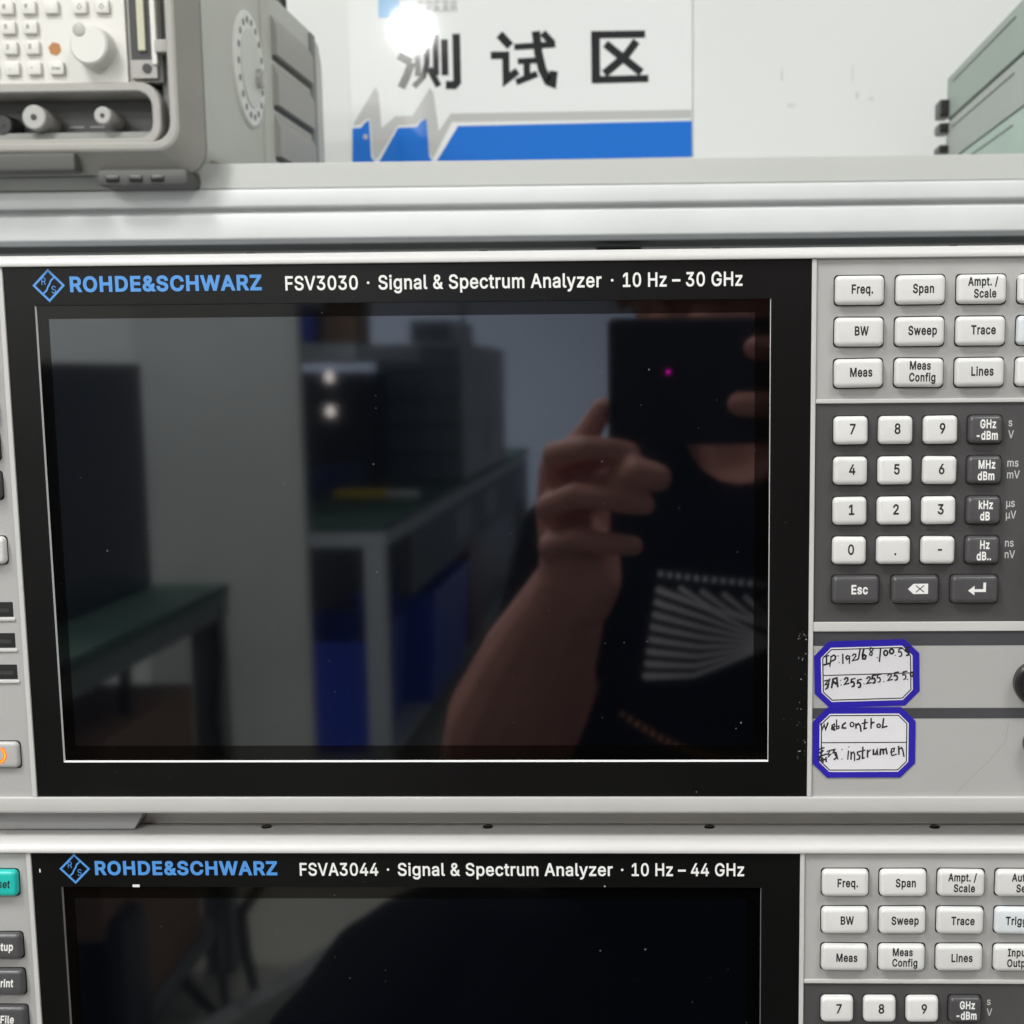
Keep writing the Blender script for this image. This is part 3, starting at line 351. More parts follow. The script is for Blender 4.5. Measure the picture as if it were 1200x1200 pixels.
q|424|372 -143 372 31 351 -143 311 -143 331 -143 311 -76 311 59 311 -8 309 59 306 59 308 59 302 51 287 31 295 42 278 21 252 4 267 12 238 -4 195 -8 219 -8 164 -8 111 16 136 0 87 32 55 84 68 55 41 114 34 189 34 149 34 229 55 293 41 263 69 322 112 361 88 345 136 376 196 384 164 384 219 384 253 373 238 381 268 365 287 346 279 356 296 336 307 319 302 327 309 319 313 319 311 319 313 339 313 379 313 359 332 379 372 379 352 379 372 205;205 47 181 47 227 47 263 65 247 53 279 77 299 115 291 94 308 136 312 189 312 161 312 217 300 263 308 242 292 284 263 312 279 300 247 324 205 330 228 330 181 330 145 311 161 324 129 299 108 261 116 282 100 240 96 189 96 216 96 162 109 117 100 138 117 95 145 66 129 78 161 53
r|259|53 0 73 0 53 126 53 379 53 253 72 379 112 379 92 379 112 360 112 321 112 340 113 321 115 321 114 321 122 340 152 367 135 355 170 379 213 385 190 385 218 385 229 384 223 385 235 384 243 384 240 384 243 363 243 322 243 343 242 323 230 324 237 323 223 325 207 326 215 326 189 326 159 315 173 322 145 307 126 284 134 297 118 270 114 237 114 255 114 158 114 0 114 79 93 0
s|365|182 -8 211 -8 156 -8 112 3 133 -4 92 11 62 38 75 23 49 53 36 94 40 72 55 98 94 107 74 102 99 86 124 60 109 70 139 50 181 45 158 45 208 45 244 62 229 51 260 74 268 103 268 87 268 116 254 136 263 127 245 144 212 155 231 151 191 160 149 170 170 165 115 178 72 208 89 191 55 225 47 274 47 247 47 296 65 332 53 315 77 348 115 370 94 361 136 380 187 384 160 384 213 384 254 372 235 380 272 365 299 339 287 353 310 325 324 290 319 309 305 286 268 277 287 281 263 292 243 316 255 304 230 327 187 333 212 333 165 333 131 317 146 327 116 306 109 277 109 293 109 263 124 243 114 252 134 235 172 223 150 228 191 218 229 209 210 214 264 201 306 171 290 188 323 154 331 107 331 133 331 84 312 47 325 64 300 30 260 6 282 16 237 -3
t|227|204 379 138 379 204 362 204 327 204 344 138 327 6 327 72 327 6 344 6 379 6 362 72 379;65 471 65 345 85 471 126 471 106 471 126 347 126 98 126 222 126 81 136 61 129 69 143 54 170 50 154 50 174 50 185 51 179 50 191 52 202 54 197 53 206 36 213 2 209 19 207 0 192 -3 200 -2 184 -4 168 -4 176 -4 136 -4 92 21 110 4 74 38 65 93 65 62 65 219
u|410|182 -5 211 -5 157 -5 115 11 134 0 95 21 69 59 80 37 58 80 53 139 53 107 53 219 53 379 53 299 73 379 114 379 93 379 114 301 114 144 114 222 114 114 137 75 121 91 152 58 200 50 173 50 218 50 249 62 235 54 264 70 283 97 275 81 292 112 296 153 296 131 296 228 296 379 296 304 316 379 357 379 337 379 357 253 357 0 357 126 337 0 298 0 318 0 298 31 298 92 298 61 301 92 307 92 304 92 295 57 257 17 279 32 235 2
w|567|138 0 158 0 99 126 23 379 61 253 44 379 87 379 66 379 103 324 133 214 118 269 140 191 154 137 147 165 161 108 175 41 168 76 172 41 165 41 168 41 172 75 186 135 179 106 193 163 206 214 199 190 221 269 252 379 237 324 273 379 316 379 295 379 332 324 362 214 347 269 368 190 382 136 375 164 388 107 402 41 395 76 399 41 391 41 395 41 399 75 413 135 406 107 420 164 434 214 427 190 449 269 480 379 465 324 502 379 545 379 523 379 506 253 429 0 468 126 409 0 368 0 389 0 352 57 319 172 335 114 314 189 305 225 309 207 300 243 291 280 295 261 286 299 277 338 281 318 281 338 291 338 286 338 286 319 277 280 281 299 272 261 263 225 267 243 258 206 248 172 253 189 231 114 199 0 215 57 178 0
y|389|47 -139 51 -140 52 -121 61 -86 57 -103 65 -86 71 -87 68 -87 83 -90 104 -89 94 -91 114 -87 130 -74 122 -82 138 -66 151 -36 145 -53 155 -24 163 -1 159 -13 114 126 17 379 66 252 40 379 84 379 62 379 111 305 165 155 138 230 174 132 187 87 181 109 193 64 206 21 199 42 198 21 184 21 191 21 190 42 202 87 196 64 209 110 224 155 216 132 251 230 305 379 278 305 327 379 371 379 349 379 316 234 204 -58 260 88 196 -78 177 -107 187 -94 166 -120 139 -136 153 -129 125 -142 91 -145 109 -145 81 -145 65 -143 72 -144 57 -142
z|380|42 0 141 0 42 15 42 46 42 30 112 137 254 320 183 228 254 321 254 323 254 322 185 323 48 323 117 323 48 342 48 379 48 361 143 379 333 379 238 379 333 363 333 331 333 347 264 241 126 60 195 150 126 59 126 56 126 58 197 56 339 56 268 56 339 38 339 0 339 19 240 0
±|453|65 24 173 24 65 43 65 81 65 62 173 81 388 81 280 81 388 62 388 24 388 43 280 24;65 225 173 225 65 244 65 282 65 263 173 282 388 282 280 282 388 263 388 225 388 244 280 225;198 124 217 124 198 210 198 383 198 297 217 383 255 383 236 383 255 297 255 124 255 210 236 124
µ|407|53 -143 73 -143 53 31 53 379 53 205 73 379 114 379 93 379 114 303 114 150 114 227 114 127 126 92 118 107 134 77 160 59 146 66 174 52 206 48 189 48 224 48 252 59 239 52 266 66 285 92 277 77 292 107 296 150 296 127 296 227 296 379 296 303 317 379 357 379 337 379 357 282 357 86 357 184 357 74 365 60 360 65 371 55 394 53 381 53 398 53 404 53 401 53 404 35 404 0 404 18 400 0 392 0 396 0 360 0 321 22 337 7 306 36 298 86 298 58 298 97 298 120 298 109 302 120 312 120 307 120 312 95 301 58 308 74 294 42 274 20 285 29 263 10 240 0 252 4 227 -4 206 -5 216 -5 196 -5 172 0 184 -4 160 4 138 20 149 10 127 29 111 58 118 42 104 74 100 120 100 95 105 120 114 120 109 120 114 33 114 -143 114 -55 93 -143
–|350|350 244 233 244 350 226 350 188 350 207 233 188 0 188 117 188 0 207 0 244 0 226 117 244
"""
GLY = {}
for ln in GLYPHS.strip('\n').split('\n'):
    ch, adv, d = ln[0], *ln[2:].split('|')
    GLY[ch] = (int(adv)/1000, [[int(v)/1000 for v in q.split()] for q in d.split(';')])
GLY[' '] = (.188, [])
CAP = .5087
def outline(q, pen, n=4):
    """one closed Bezier outline flattened to points"""
    k = len(q)//6; P_ = [q[i*6:i*6+6] for i in range(k)]; out = []
    for a, b in zip(P_, P_[1:]+P_[:1]):
        p0, p1, p2, p3 = (a[0], a[1]), (a[4], a[5]), (b[2], b[3]), (b[0], b[1])
        st = abs((p1[0]-p0[0])*(p3[1]-p0[1])-(p1[1]-p0[1])*(p3[0]-p0[0])) + abs((p2[0]-p0[0])*(p3[1]-p0[1])-(p2[1]-p0[1])*(p3[0]-p0[0])) < 2e-5
        for t in ([0] if st else [i/n for i in range(n)]):
            u = 1-t; out.append(Vector((u*u*u*p0[0]+3*u*u*t*p1[0]+3*u*t*t*p2[0]+t*t*t*p3[0]+pen, u*u*u*p0[1]+3*u*u*t*p1[1]+3*u*t*t*p2[1]+t*t*t*p3[1])))
    cl = [p for i, p in enumerate(out) if (p-out[i-1]).length > 1e-4]
    return cl
def winding(p, loops):
    w_ = 0
    for lp in loops:
        for a, b in zip(lp, lp[1:]+lp[:1]):
            c = (b.x-a.x)*(p.y-a.y)-(p.x-a.x)*(b.y-a.y)
            if a.y <= p.y < b.y and c > 0: w_ += 1
            elif b.y <= p.y < a.y and c < 0: w_ -= 1
    return w_
def near(p, loops, r):
    r2 = r*r
    for lp in loops:
        for a, b in zip(lp, lp[1:]+lp[:1]):
            dx, dy = b.x-a.x, b.y-a.y; t = max(0, min(1, ((p.x-a.x)*dx+(p.y-a.y)*dy)/(dx*dx+dy*dy)))
            if (a.x+dx*t-p.x)**2 + (a.y+dy*t-p.y)**2 <= r2: return True
    return False
GCH = {}
def glyph_fill(ch, bold):
    """one letter as points and faces, its outline pushed out by bold"""
    if (ch, bold) in GCH: return GCH[ch, bold]
    loops = [outline(q, 0) for q in GLY[ch][1]]; co, ed = [], []
    def add(lp):
        k = len(co); co.extend(lp); ed.extend((k+i, k+(i+1) % len(lp)) for i in range(len(lp)))
    for lp in loops:
        if not bold: add(lp); continue
        for sg_ in (-1, 1):
            off = []
            for i in range(len(lp)):
                d1 = (lp[i]-lp[i-1]).normalized(); d2 = (lp[(i+1) % len(lp)]-lp[i]).normalized()
                n1 = Vector((-d1.y, d1.x)); n2 = Vector((-d2.y, d2.x)); mm = n1+n2
                if mm.length < .3: off += [lp[i]+n1*bold*sg_, lp[i]+n2*bold*sg_]; continue
                mm.normalize(); off.append(lp[i] + mm*bold*sg_/max(.55, mm.dot(n1)))
            add(off)
    v2, _, f2, *_ = delaunay_2d_cdt(co, ed, [], 0, 1e-6)
    fs = []
    for f in f2:
        c = sum((v2[i] for i in f), Vector((0, 0)))/len(f)
        if winding(c, loops) or (bold and near(c, loops, bold*1.05)): fs.append(tuple(f))
    used = sorted({i for f in fs for i in f}); ix = {q: n for n, q in enumerate(used)}
    GCH[ch, bold] = ([tuple(v2[i]) for i in used], [tuple(ix[i] for i in f) for f in fs])
    return GCH[ch, bold]
def glyphs(txt, bold):
    vs, ps, pen = [], [], 0
    for ch in txt:
        if GLY[ch][1]:
            v2, f2 = glyph_fill(ch, bold); b0 = len(vs)
            vs += [(x+pen, y) for x, y in v2]; ps += [tuple(b0+i for i in f) for f in f2]
        pen += GLY[ch][0] + bold*1.6
    return vs, ps
GC = {}
def text_into(mb, txt, x, z, cap, width=None, anchor='c', y=0, bold=.018, squeeze=1.0, slant=0, mi=0, tall=1):
    key = (txt, bold)
    if key not in GC: GC[key] = glyphs(txt, bold)
    vs, ps = GC[key]
    if not vs: return
    a, b = min(v[0] for v in vs), max(v[0] for v in vs)
    k = cap / CAP
    kx = (width/(b-a)) if width else k*squeeze
    w = (b-a)*kx
    x0 = {'c': x - w/2, 'l': x, 'r': x - w}[anchor]
    bv = [mb.bm.verts.new((x0 + (v[0]-a)*kx + slant*v[1]*k, y, z + v[1]*k*tall)) for v in vs]
    for p in ps: mb.bm.faces.new([bv[i] for i in p]).material_index = mi
def lettering(lines, y, mt, parent, name='lettering', **kw):
    mb = MB()
    for t in lines: text_into(mb, *t, y=y, **kw)
    return mb.build(name, mt, parent, smooth=0)

def rrect(w, h, r, n=5):
    pts = []
    for cx, cz, a0 in ((w/2-r, h/2-r, 0), (-w/2+r, h/2-r, 90), (-w/2+r, -h/2+r, 180), (w/2-r, -h/2+r, 270)):
        for i in range(n+1):
            a = math.radians(a0 + 90*i/n); pts.append((cx + r*math.cos(a), cz + r*math.sin(a)))
    return pts
def key_mesh(w, h, depth=2.5, r=1.5, well=.3):
    """domed key cap with the dark gap round it; built about (0,0,0) in mm, front towards -y"""
    mb = MB()
    out = rrect(w + 2*well, h + 2*well, r*.8)
    mb.flat([(x, z) for x, z in reversed(out)], -.11, 1)
    prof = [(0, 0), (.05, -depth*.55), (.28, -depth*.82), (.75, -depth*.96), (1.5, -depth)]
    lps = []
    for ins, y in prof:
        lps.append([(x, y - .03*0, z) for x, z in rrect(w-2*ins, h-2*ins, max(.35, r-ins*.75))])
    mb.loops(lps, cap0=False)
    return mb

KEYCACHE = {}
def make_key(parent, x, z, size, mt, lines, ink, origin, depth=2.5, name='key', cap=2.6, bold=.027, squeeze=.72, slant=0, glyph=None, tag_label=None):
    kx = (size, mt, depth)
    at = Vector(origin) + Vector((x, 0, z))
    if kx not in KEYCACHE:
        o = key_mesh(size[0], size[1], depth).build(name, [mt, 'well'], None, origin=(0, 0, 0), smooth=50)
        KEYCACHE[kx] = o.data; col.objects.unlink(o); bpy.data.objects.remove(o)
    k = link(bpy.data.objects.new(name, KEYCACHE[kx]), parent, at)
    if lines:
        mb = MB()
        for t, dx, dz in lines:
            text_into(mb, t, at.x + dx, at.z + dz - cap/2, cap, y=at.y - depth - .03, bold=bold, squeeze=squeeze, slant=slant)
        mb.build('lettering', ink, k, smooth=0)
    if glyph:
        mb = MB(); glyph(mb, at, depth); mb.build('symbol', [ink, mt], k, smooth=0)
    k.rotation_euler = [math.radians(random.uniform(-.7, .7)) for _ in range(3)]   # keys sit a touch uneven
    if tag_label: k['label'] = tag_label
    return k

# ------------------------------------------------------------------ room behind the camera (seen only in the two dark screens)
FZ = -1150
fl = MB().box(-4500, 3500, -9700, 1200, FZ-20, FZ).build('floor', 'floor', smooth=0); tag(fl, kind='structure')
w = MB().box(-4500, 3500, 990, 1090, FZ, 1900).build('front_wall', 'wall', smooth=0)
tag(w, 'white painted wall behind the shelf, carrying the blue and white sign', 'wall')
w = MB().box(-4500, 3500, -9800, -9700, FZ, 1900).build('back_wall', 'wall_cool_light', smooth=0)
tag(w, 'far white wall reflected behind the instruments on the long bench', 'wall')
w = MB().box(-1175, -811, -3040, -3000, FZ, 1900, 2).build('partition_panel', 'wall_worn')
tag(w, 'tall white panel reflected in the left half of the upper screen', 'panel')
w = MB().box(-4000, -1180, -3750, -3640, FZ, 1900).build('partition_wall', 'wall', smooth=0)
tag(w, 'white wall reflected above the black case, left of the tall panel', 'wall')

for i, (x, y, z, d, wt) in enumerate(CEILING_AND_ADDED_LAMPS):
    lab = ['small bright round ceiling lamp whose glare shows on the sign', 'large round ceiling lamp above the left of the stacked analyzers',
           'added round lamp lighting the stacked analyzers from the right', 'added round lamp over the green topped desk to brighten the white panel', 'added round lamp over the far end of the long bench to brighten the far wall'][i]
    e = empty('ceiling_or_added_lamp', (x, y, z), lab, 'lamp', 'round ceiling lamps and added lamps')
    if not wt:                  # a bare globe bulb, bright by itself
        MB().cyl((x, y, z+d/2-4), (0, 0, 1), 34, 60, 24).build('socket', 'lamp_body', e)
        MB().blob((x, y, z), d/2, 32).build('globe', 'bulb', e, smooth=180); continue
    MB().cyl((x, y, z+6), (0, 0, 1), d/2+14, 60, 40).build('housing', 'lamp_body', e)
    MB().cyl((x, y, z-2), (0, 0, 1), d/2, 8, 40).build('diffuser', 'lamp', e)
    ld = bpy.data.lights.new('lamp_light', 'AREA'); ld.shape = 'DISK'; ld.size = d*S; ld.energy = wt; ld.color = (1, .992, .972) if y > -5000 else (.9, .95, 1)
    lo = bpy.data.objects.new('lamp_light', ld); col.objects.link(lo); lo.parent = e; lo.location = (0, 0, -.006)

# ------------------------------------------------------------------ aluminium shelf above the analyzers
e = empty('shelf', (-100, 760, 82), 'grey shelf board on a bright grooved aluminium rail above the analyzers', 'shelf')
MB().box(-1500, 1300, 500, 985, 113.2, 128.3, .8).build('board', 'board', e)
MB().box(-1500, 1300, 530, 984, 112.2, 113.1).build('underside_shade', 'board_dark', e)
r = MB()
pr = [(500, 113), (500, 104), (499, 102.2), (506, 101.6), (506, 98.9), (499, 98.3), (498.4, 97), (498.4, 84), (499.6, 82.4), (512, 82.2), (528, 82.2), (528, 113)]
pr = [(498.6, 112.4), (498.2, 111), (498.2, 103.4), (499.4, 101.9), (507, 101.6), (507, 98.9), (499.4, 98.6), (498.2, 97.2), (498.2, 84), (499.8, 82.3), (528, 82.3), (528, 112.9), (500, 112.9)]
r.loops([[(x, y, z) for y, z in pr] for x in (-1500, 1300)])
r.build('front_rail', 'alu', e, smooth=50)
for x in (-1480, 1260):
    MB().box(x, x+30, 505, 535, FZ, 82, 1).build('post', 'alu', e)
    MB().box(x, x+30, 950, 980, FZ, 113, 1).build('post', 'alu', e)
MB().box(-62, -22, 900, 940, 60, 106.5, 2).build('gap_item', 'black', None)  # unidentified dark item at the bottom of the gap
tag(bpy.data.objects['gap_item'], 'unidentified black item behind the upper analyzer, its top showing in the gap under the shelf', 'item')
# bench the analyzers stand on
e = empty('instrument_bench', (-100, 400, FZ), 'grey bench under the two stacked analyzers', 'bench')
MB().box(-1500, 1300, -70, 985, -371, -331, 2).build('top', 'desk_frame', e)
for x in (-1490, 1250):
    for y in (-40, 930): MB().box(x, x+40, y, y+40, FZ, -371, 1).build('leg', 'desk_frame', e)

# ------------------------------------------------------------------ sign on the wall
sx = lambda zx: -295.8 + zx*.2767
sz = lambda zy: 331.6 - zy*.2690
def sp(*a): return [(sx(x), sz(y)) for x, y in a]
sg = empty('wall_sign', (-130, 990, 185), 'glossy white wall sign with large black Chinese characters over a blue band', 'sign')
MB().box(sx(35), sx(1150), 987, 989.9, sz(528), 420).build('panel', 'sign_white', sg, smooth=0)
mb = MB()
mb.flat(sp((45,392),(118,278),(127,300),(134,412),(180,374),(236,374),(296,284),(307,300),(322,424),(362,368),(1148,366),(1148,394),(366,396),(308,500),(298,516),(289,500),(281,384),(262,388),(248,403),(188,405),(120,508),(108,516),(101,500),(97,380),(80,386),(66,400),(40,404)), 986.9)
mb.build('pulse_line', 'sign_grey', sg, smooth=0)
mb = MB()
mb.flat(sp((34,527),(38,412),(66,410),(80,394),(94,386),(97,505),(106,521),(122,523),(188,412),(250,410),(264,392),(282,384),(288,505),(297,521),(312,523),(385,409),(1149,402),(1150,520)), 986.8)
mb.build('blue_band', 'sign_blue', sg, smooth=0)
mb = MB()
for k, (wd, st) in enumerate([
    (5.2, [(212,128),(240,152)]), (5.2, [(203,182),(232,198)]), (5.2, [(206,276),(222,244),(236,208)]),
    (4.0, [(258,240),(258,124),(318,124),(318,238)]), (3.8, [(289,146),(288,206),(276,246),(248,276)]), (4.2, [(298,226),(322,274)]),
    (4.6, [(347,136),(347,238)]), (5.2, [(386,120),(386,266),(376,277),(356,276)]),
    (5.6, [(532,122),(556,148)]), (4.8, [(504,183),(546,183),(546,262),(578,238)]), (4.0, [(580,157),(702,151)]), (3.8, [(590,203),(640,201)]), (4.6, [(614,203),(614,258)]),
    (4.2, [(584,268),(642,246)]), (5.6, [(646,116),(652,176),(664,230),(682,268),(696,274),(700,244)]), (4.8, [(672,118),(694,142)]),
    (4.6, [(992,122),(838,122)]), (5.8, [(838,119),(838,268)]), (4.6, [(838,266),(1002,264)]), (5.2, [(966,150),(934,192),(872,242)]), (5.2, [(876,156),(920,192),(980,240)])]):
    mb.ribbon(sp(*st), wd*1.36, 986.78 - .006*k)
mb.build('lettering', 'sign_black', sg, smooth=0)
mb = MB(); mb.flat(sp((135,58),(135,-18),(205,-18),(205,58)), 986.8); mb.build('emblem', 'sign_pale', sg, smooth=0)
mb = MB()
for i in range(5):
    x0 = 262 + i*27
    for st in ([(x0+2, 14), (x0+2, 38)], [(x0+10, 2), (x0+10, 42)], [(x0+18, 12), (x0+18, 38)], [(x0-1, 9), (x0+21, 9)], [(x0+3, 18), (x0+17, 18)], [(x0+1, 27), (x0+19, 27)], [(x0-1, 37), (x0+21, 37)], [(x0+8, 26), (x0, 42)], [(x0+12, 26), (x0+21, 42)]):
        if random.random() < .7: mb.ribbon(sp(*st), 1.0, 986.8 - .01*len(mb.bm.faces) % .1)
mb.build('header_text', 'sign_grey', sg, smooth=0)
screw_hole = MB().cyl((sx(80), 986.6, sz(440)), (0, 1, 0), 2.2, .5, 12).build('screw', 'metal', sg)

# ------------------------------------------------------------------ portable instrument on the shelf, left
def portable():
    pb = empty('portable_analyzer', (-440, 660, 128), 'grey portable test instrument on the shelf with a big white knob and round side dial', 'test instrument')
    MB().box(-606, -281, 508, 840, 131, 267, 6).build('casing', 'box', pb)
    # bumper ring at the front
    def rr(ins, y, r0):
        cx, cz = (-611-276.6)/2, (120+285)/2
        return [(cx+x, y, cz+z) for x, z in rrect(334.4-2*ins, 165-2*ins, r0, 6)]
    b = MB()
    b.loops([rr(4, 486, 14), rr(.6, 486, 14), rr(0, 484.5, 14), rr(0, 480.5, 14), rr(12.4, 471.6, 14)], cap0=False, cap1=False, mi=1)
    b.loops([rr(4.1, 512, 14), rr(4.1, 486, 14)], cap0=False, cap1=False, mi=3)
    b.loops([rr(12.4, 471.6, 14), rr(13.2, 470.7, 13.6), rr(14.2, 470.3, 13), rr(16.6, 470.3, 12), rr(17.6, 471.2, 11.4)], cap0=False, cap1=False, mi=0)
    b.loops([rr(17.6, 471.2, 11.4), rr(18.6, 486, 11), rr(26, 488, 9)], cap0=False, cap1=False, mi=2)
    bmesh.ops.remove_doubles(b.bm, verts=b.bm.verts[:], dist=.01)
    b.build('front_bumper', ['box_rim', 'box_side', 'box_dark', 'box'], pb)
    MB().box(-590, -351, 466.5, 520, 121, 131.6, 2).build('bottom_shadow_bar', 'bar_dark', pb)  # dark bar paints the shadow under the bumper
    f = MB().box(-342, -286, 474, 530, 112.5, 123, 3.5); f.build('foot', 'bar_dark', pb)
    for x in (-336, -322, -309):
        MB().box(x, x+9, 473.2, 480, 114.8, 119.2, 1.5).build('foot_slot', 'black', pb)
    # inner lip + white key panel + trough
    MB().box(-590, -321.5, 482, 520, 173.6, 262, .6).build('key_panel', 'box_panel', pb)
    b = MB()
    def tr(ins, y, r0):
        x0, x1, z0, z1 = -596, -301.5, 135.5, 173.2
        return [((x0+x1)/2+x, y, (z0+z1)/2+z) for x, z in rrect(x1-x0-2*ins, z1-z0-2*ins, r0, 6)]
    b.loops([tr(0, 506, 13), tr(0, 478.5, 13), tr(.8, 477.6, 12.5), tr(4.6, 477.6, 9.5), tr(5.4, 478.6, 9), tr(6.2, 502, 9)], cap0=False, cap1=False)
    b.build('trough_lip', 'box_rim', pb)
    MB().flat([(x, z) for x, y, z in tr(6, 0, 9)], 505.5).build('trough', 'trough', pb)
    # right strip with the card slot
    b = MB().box(-321.3, -301, 484, 520, 173.6, 262, .5); b.build('slot_frame', 'box_rim', pb)
    MB().box(-318.5, -305, 480.5, 484.2, 186, 262).build('card_slot', 'slot', pb)
    MB().box(-313.5, -309, 478, 482, 191, 243, .6).build('card', 'yellow_card', pb)
    MB().box(-305.5, -302.3, 478, 484, 183, 262, .6).build('slot_rail', 'box_panel', pb)
    MB().box(-318.7, -303, 479.5, 484.2, 175.3, 186, .5).build('latch_block', 'box_rim', pb)
    MB().cyl((-309, 479.4, 181), (0, -1, 0), 2.8, .6, 16).build('latch_screw', 'slot', pb)
    MB().box(-303, -294, 476, 486, 189.5, 197, 1).build('latch', 'box_rim', pb)
    # keys
    kk = MB().box(-4.2, 4.2, -3, 0, -3.6, 3.6, .5).build('key', 'box_panel', None, origin=(0, 0, 0)); kd = kk.data; bpy.data.objects.remove(kk)
    xs = [-404.4, -391.4, -378.2, -364.6]
    for ri, (z, sh) in enumerate(((216.7, 0), (205.4, .3), (193.8, .8), (182, 1.2))):
        for ci, x in enumerate(xs):
            if ci == 3 and ri in (1, 2): continue
            k = link(bpy.data.objects.new('key', kd), pb, (x+sh, 482, z))
            if ri == 3 and ci == 3:
                mb = MB(); text_into(mb, 'Enter', x+sh, z-1, 1.7, y=478.9, squeeze=.8); mb.build('lettering', 'grey_print', k, smooth=0)
            elif ci < 2:
                mb = MB(); text_into(mb, ['78', '45', '12', '0.'][ri][ci], x+sh-1.2, z-.6, 2.4, y=478.9); mb.build('lettering', 'grey_print', k, smooth=0)
            elif ci == 2:
                mb = MB(); text_into(mb, ['9', '6', '3', '-'][ri], x+sh-1.2, z-.6, 2.4, y=478.9); mb.build('lettering', 'grey_print', k, smooth=0)
    for x in (-347.5, -334.2):
        k = link(bpy.data.objects.new('key', kd), pb, (x, 482, 216.6))
        mb = MB(); mb.ribbon([(x-1.3, 216.3), (x, 218.2), (x+1.3, 216.3), (x, 215.2), (x-1.3, 216.3)], .35, 478.9); mb.build('symbol', 'grey_print', k, smooth=0)
    MB().cyl((-364.6, 481.9, 193.4), (0, -1, 0), 4.0, .15, 6).build('key_hole', 'tan', pb)
    kn = MB().cyl((-339.6, 482, 193), (0, -1, 0), 12, 14, 40, 11.4, bev=1.2).build('tuning_knob', 'box_panel', pb)
    MB().blob((-344.5, 468.2, 201.2), (4.0, 1.0, 4.0)).build('dimple', 'dimple', kn)
    # connectors
    for x, r0, h, z in ((-379, 7.2, 20, 154), (-337.5, 5.2, 20, 154.5), (-402, 6.5, 12, 151)):
        c = MB().cyl((x, 505.4, z), (0, -1, 0), r0, h+6, 28, bev=.8).build('connector', 'cap_grey' if x > -400 else 'black', pb)
        MB().cyl((x, 499.4-h-.05, z), (0, -1, 0), r0*.25, .4, 12).build('pin', 'slot', c)
    for x in (-363, -350):
        mb = MB()
        for q in range(5): mb.ribbon([(x-4+q*1.9, 151.6), (x-3+q*1.9, 151.9)], 1.1, 505.3 - .01*q)
        mb.build('faint_print', 'grey_ink', pb, smooth=0)
    # right side: dial, louvred rear bumper
    d = MB().cyl((-281.5, 604, 203), (1, 0, 0), 37, 3.0, 48, bev=.8).build('side_dial', 'dial_ring', pb)
    for i in range(18):
        a = 2*math.pi*i/18
        MB().cyl((-278.3, 604+31*math.cos(a), 203+31*math.sin(a)), (1, 0, 0), 2.3, .25, 8).build('notch', 'box_dark', d)
    MB().cyl((-278.4, 604, 203), (1, 0, 0), 25, .8, 40).build('dial_face', 'box_panel2', d)
    MB().cyl((-278, 618, 199), (1, 0, 0), 6.5, 5, 16, bev=1).build('dial_screw', 'metal', d)
    rb = MB()
    sec = lambda y, ins, x: [(-606+ins, y, 131+ins*.4), (x, y, 131+ins*.4), (x, y, 262-ins), (x-6, y, 267.5-ins), (-606+ins, y, 267.5-ins)]
    rb.loops([sec(642, 0, -279.5), sec(650, -1, -276.5), sec(775, -1, -276.5), sec(815, 4, -277.5), sec(842, 14, -281), sec(862, 34, -290)])
    rb.build('rear_bumper', 'box', pb)
    MB().box(-277.6, -274.8, 776, 792, 131, 262, 1.2).build('bumper_rib', 'box_dark', pb)
    for z0, z1 in ((222, 250), (188, 217), (153, 183), (131, 148)):
        f = MB(); f.loops([[(-276.8, 656, z0), (-272.5, 656, z0), (-272.5, 656, z1-9), (-276.8, 656, z1)], [(-276.8, 772, z0), (-272.5, 772, z0), (-272.5, 772, z1-9), (-276.8, 772, z1)]])
        lv = f.build('louvre', 'box_rim', pb)
        MB().box(-276.9, -275.9, 656, 774, z0-3.2, z0-.2).build('louvre_shadow', 'slot', lv)  # shadow beneath the louvre drawn as a dark strip
    MB().cyl((-400, 745, 262), (0, 0, 1), 5, 12, 12).build('handle_stub', 'black', pb)
    MB().cyl((-284, 722, 262), (0, 0, 1), 4, 12, 12).build('handle_stub', 'black', pb)
    MB().cyl((-283, 482.6, 148), (.7, -.7, 0), 1.2, 3, 10).build('side_screw', 'slot', pb)
M['bar_dark'] = mat('bar_dark_grey', (.085, .085, .08), .6)
M['box_side'] = mat('bumper_side_shade', (.20, .195, .175), .55, var=.04)  # shade of the right-facing chamfer put into the colour
M['cap_grey'] = mat('connector_cap_grey', (.40, .395, .375), .5)
M['yellow_card'] = mat('card_yellowish', (.50, .49, .36), .5)
M['grey_print'] = mat('grey_print', (.07, .07, .065), .6)
M['dimple'] = mat('knob_dimple_shade', (.42, .41, .38), .45)  # hollow's shading given as a darker colour
M['dial_ring'] = mat('dial_ring', (.80, .80, .77), .4)
M['box_panel2'] = mat('dial_face', (.66, .67, .62), .4)
portable()

# ------------------------------------------------------------------ three flat instruments stacked on the shelf, right
for (z0, z1, mt, lab) in ((128.4, 172.5, 'green_box3', 'mint green flat instrument case, lowest of the stack of three on the shelf'),
                          (173.8, 206.8, 'green_box2', 'pale grey green flat instrument case, middle one of the stack of three'),
                          (209.4, 243.6, 'green_box', 'grey green flat instrument case with stained side, topmost of the stack of three')):
    e = empty('flat_instrument', (450, 700, z0), lab, 'instrument', 'flat instruments stacked on the shelf')
    MB().box(237, 670, 470, 908, z0, z1, 1.2).build('case', mt, e)
    MB().box(239, 668, 472, 906, z0-1.2, z0+.02).build('base_gap', 'slot', e, smooth=0)
    for za, zb in {128.4: (), 173.8: ((181, 187.5), (197.5, 205.5)), 209.4: ((210.5, 224.5),)}[z0]:
        MB().box(229, 238.5, 896, 922, za, zb, 1.5).build('rear_foot', 'black', e)
    MB().box(236.3, 237.3, 640, 880, z1-7.5, z1-6.8).build('seam', 'box_dark', e, smooth=0)

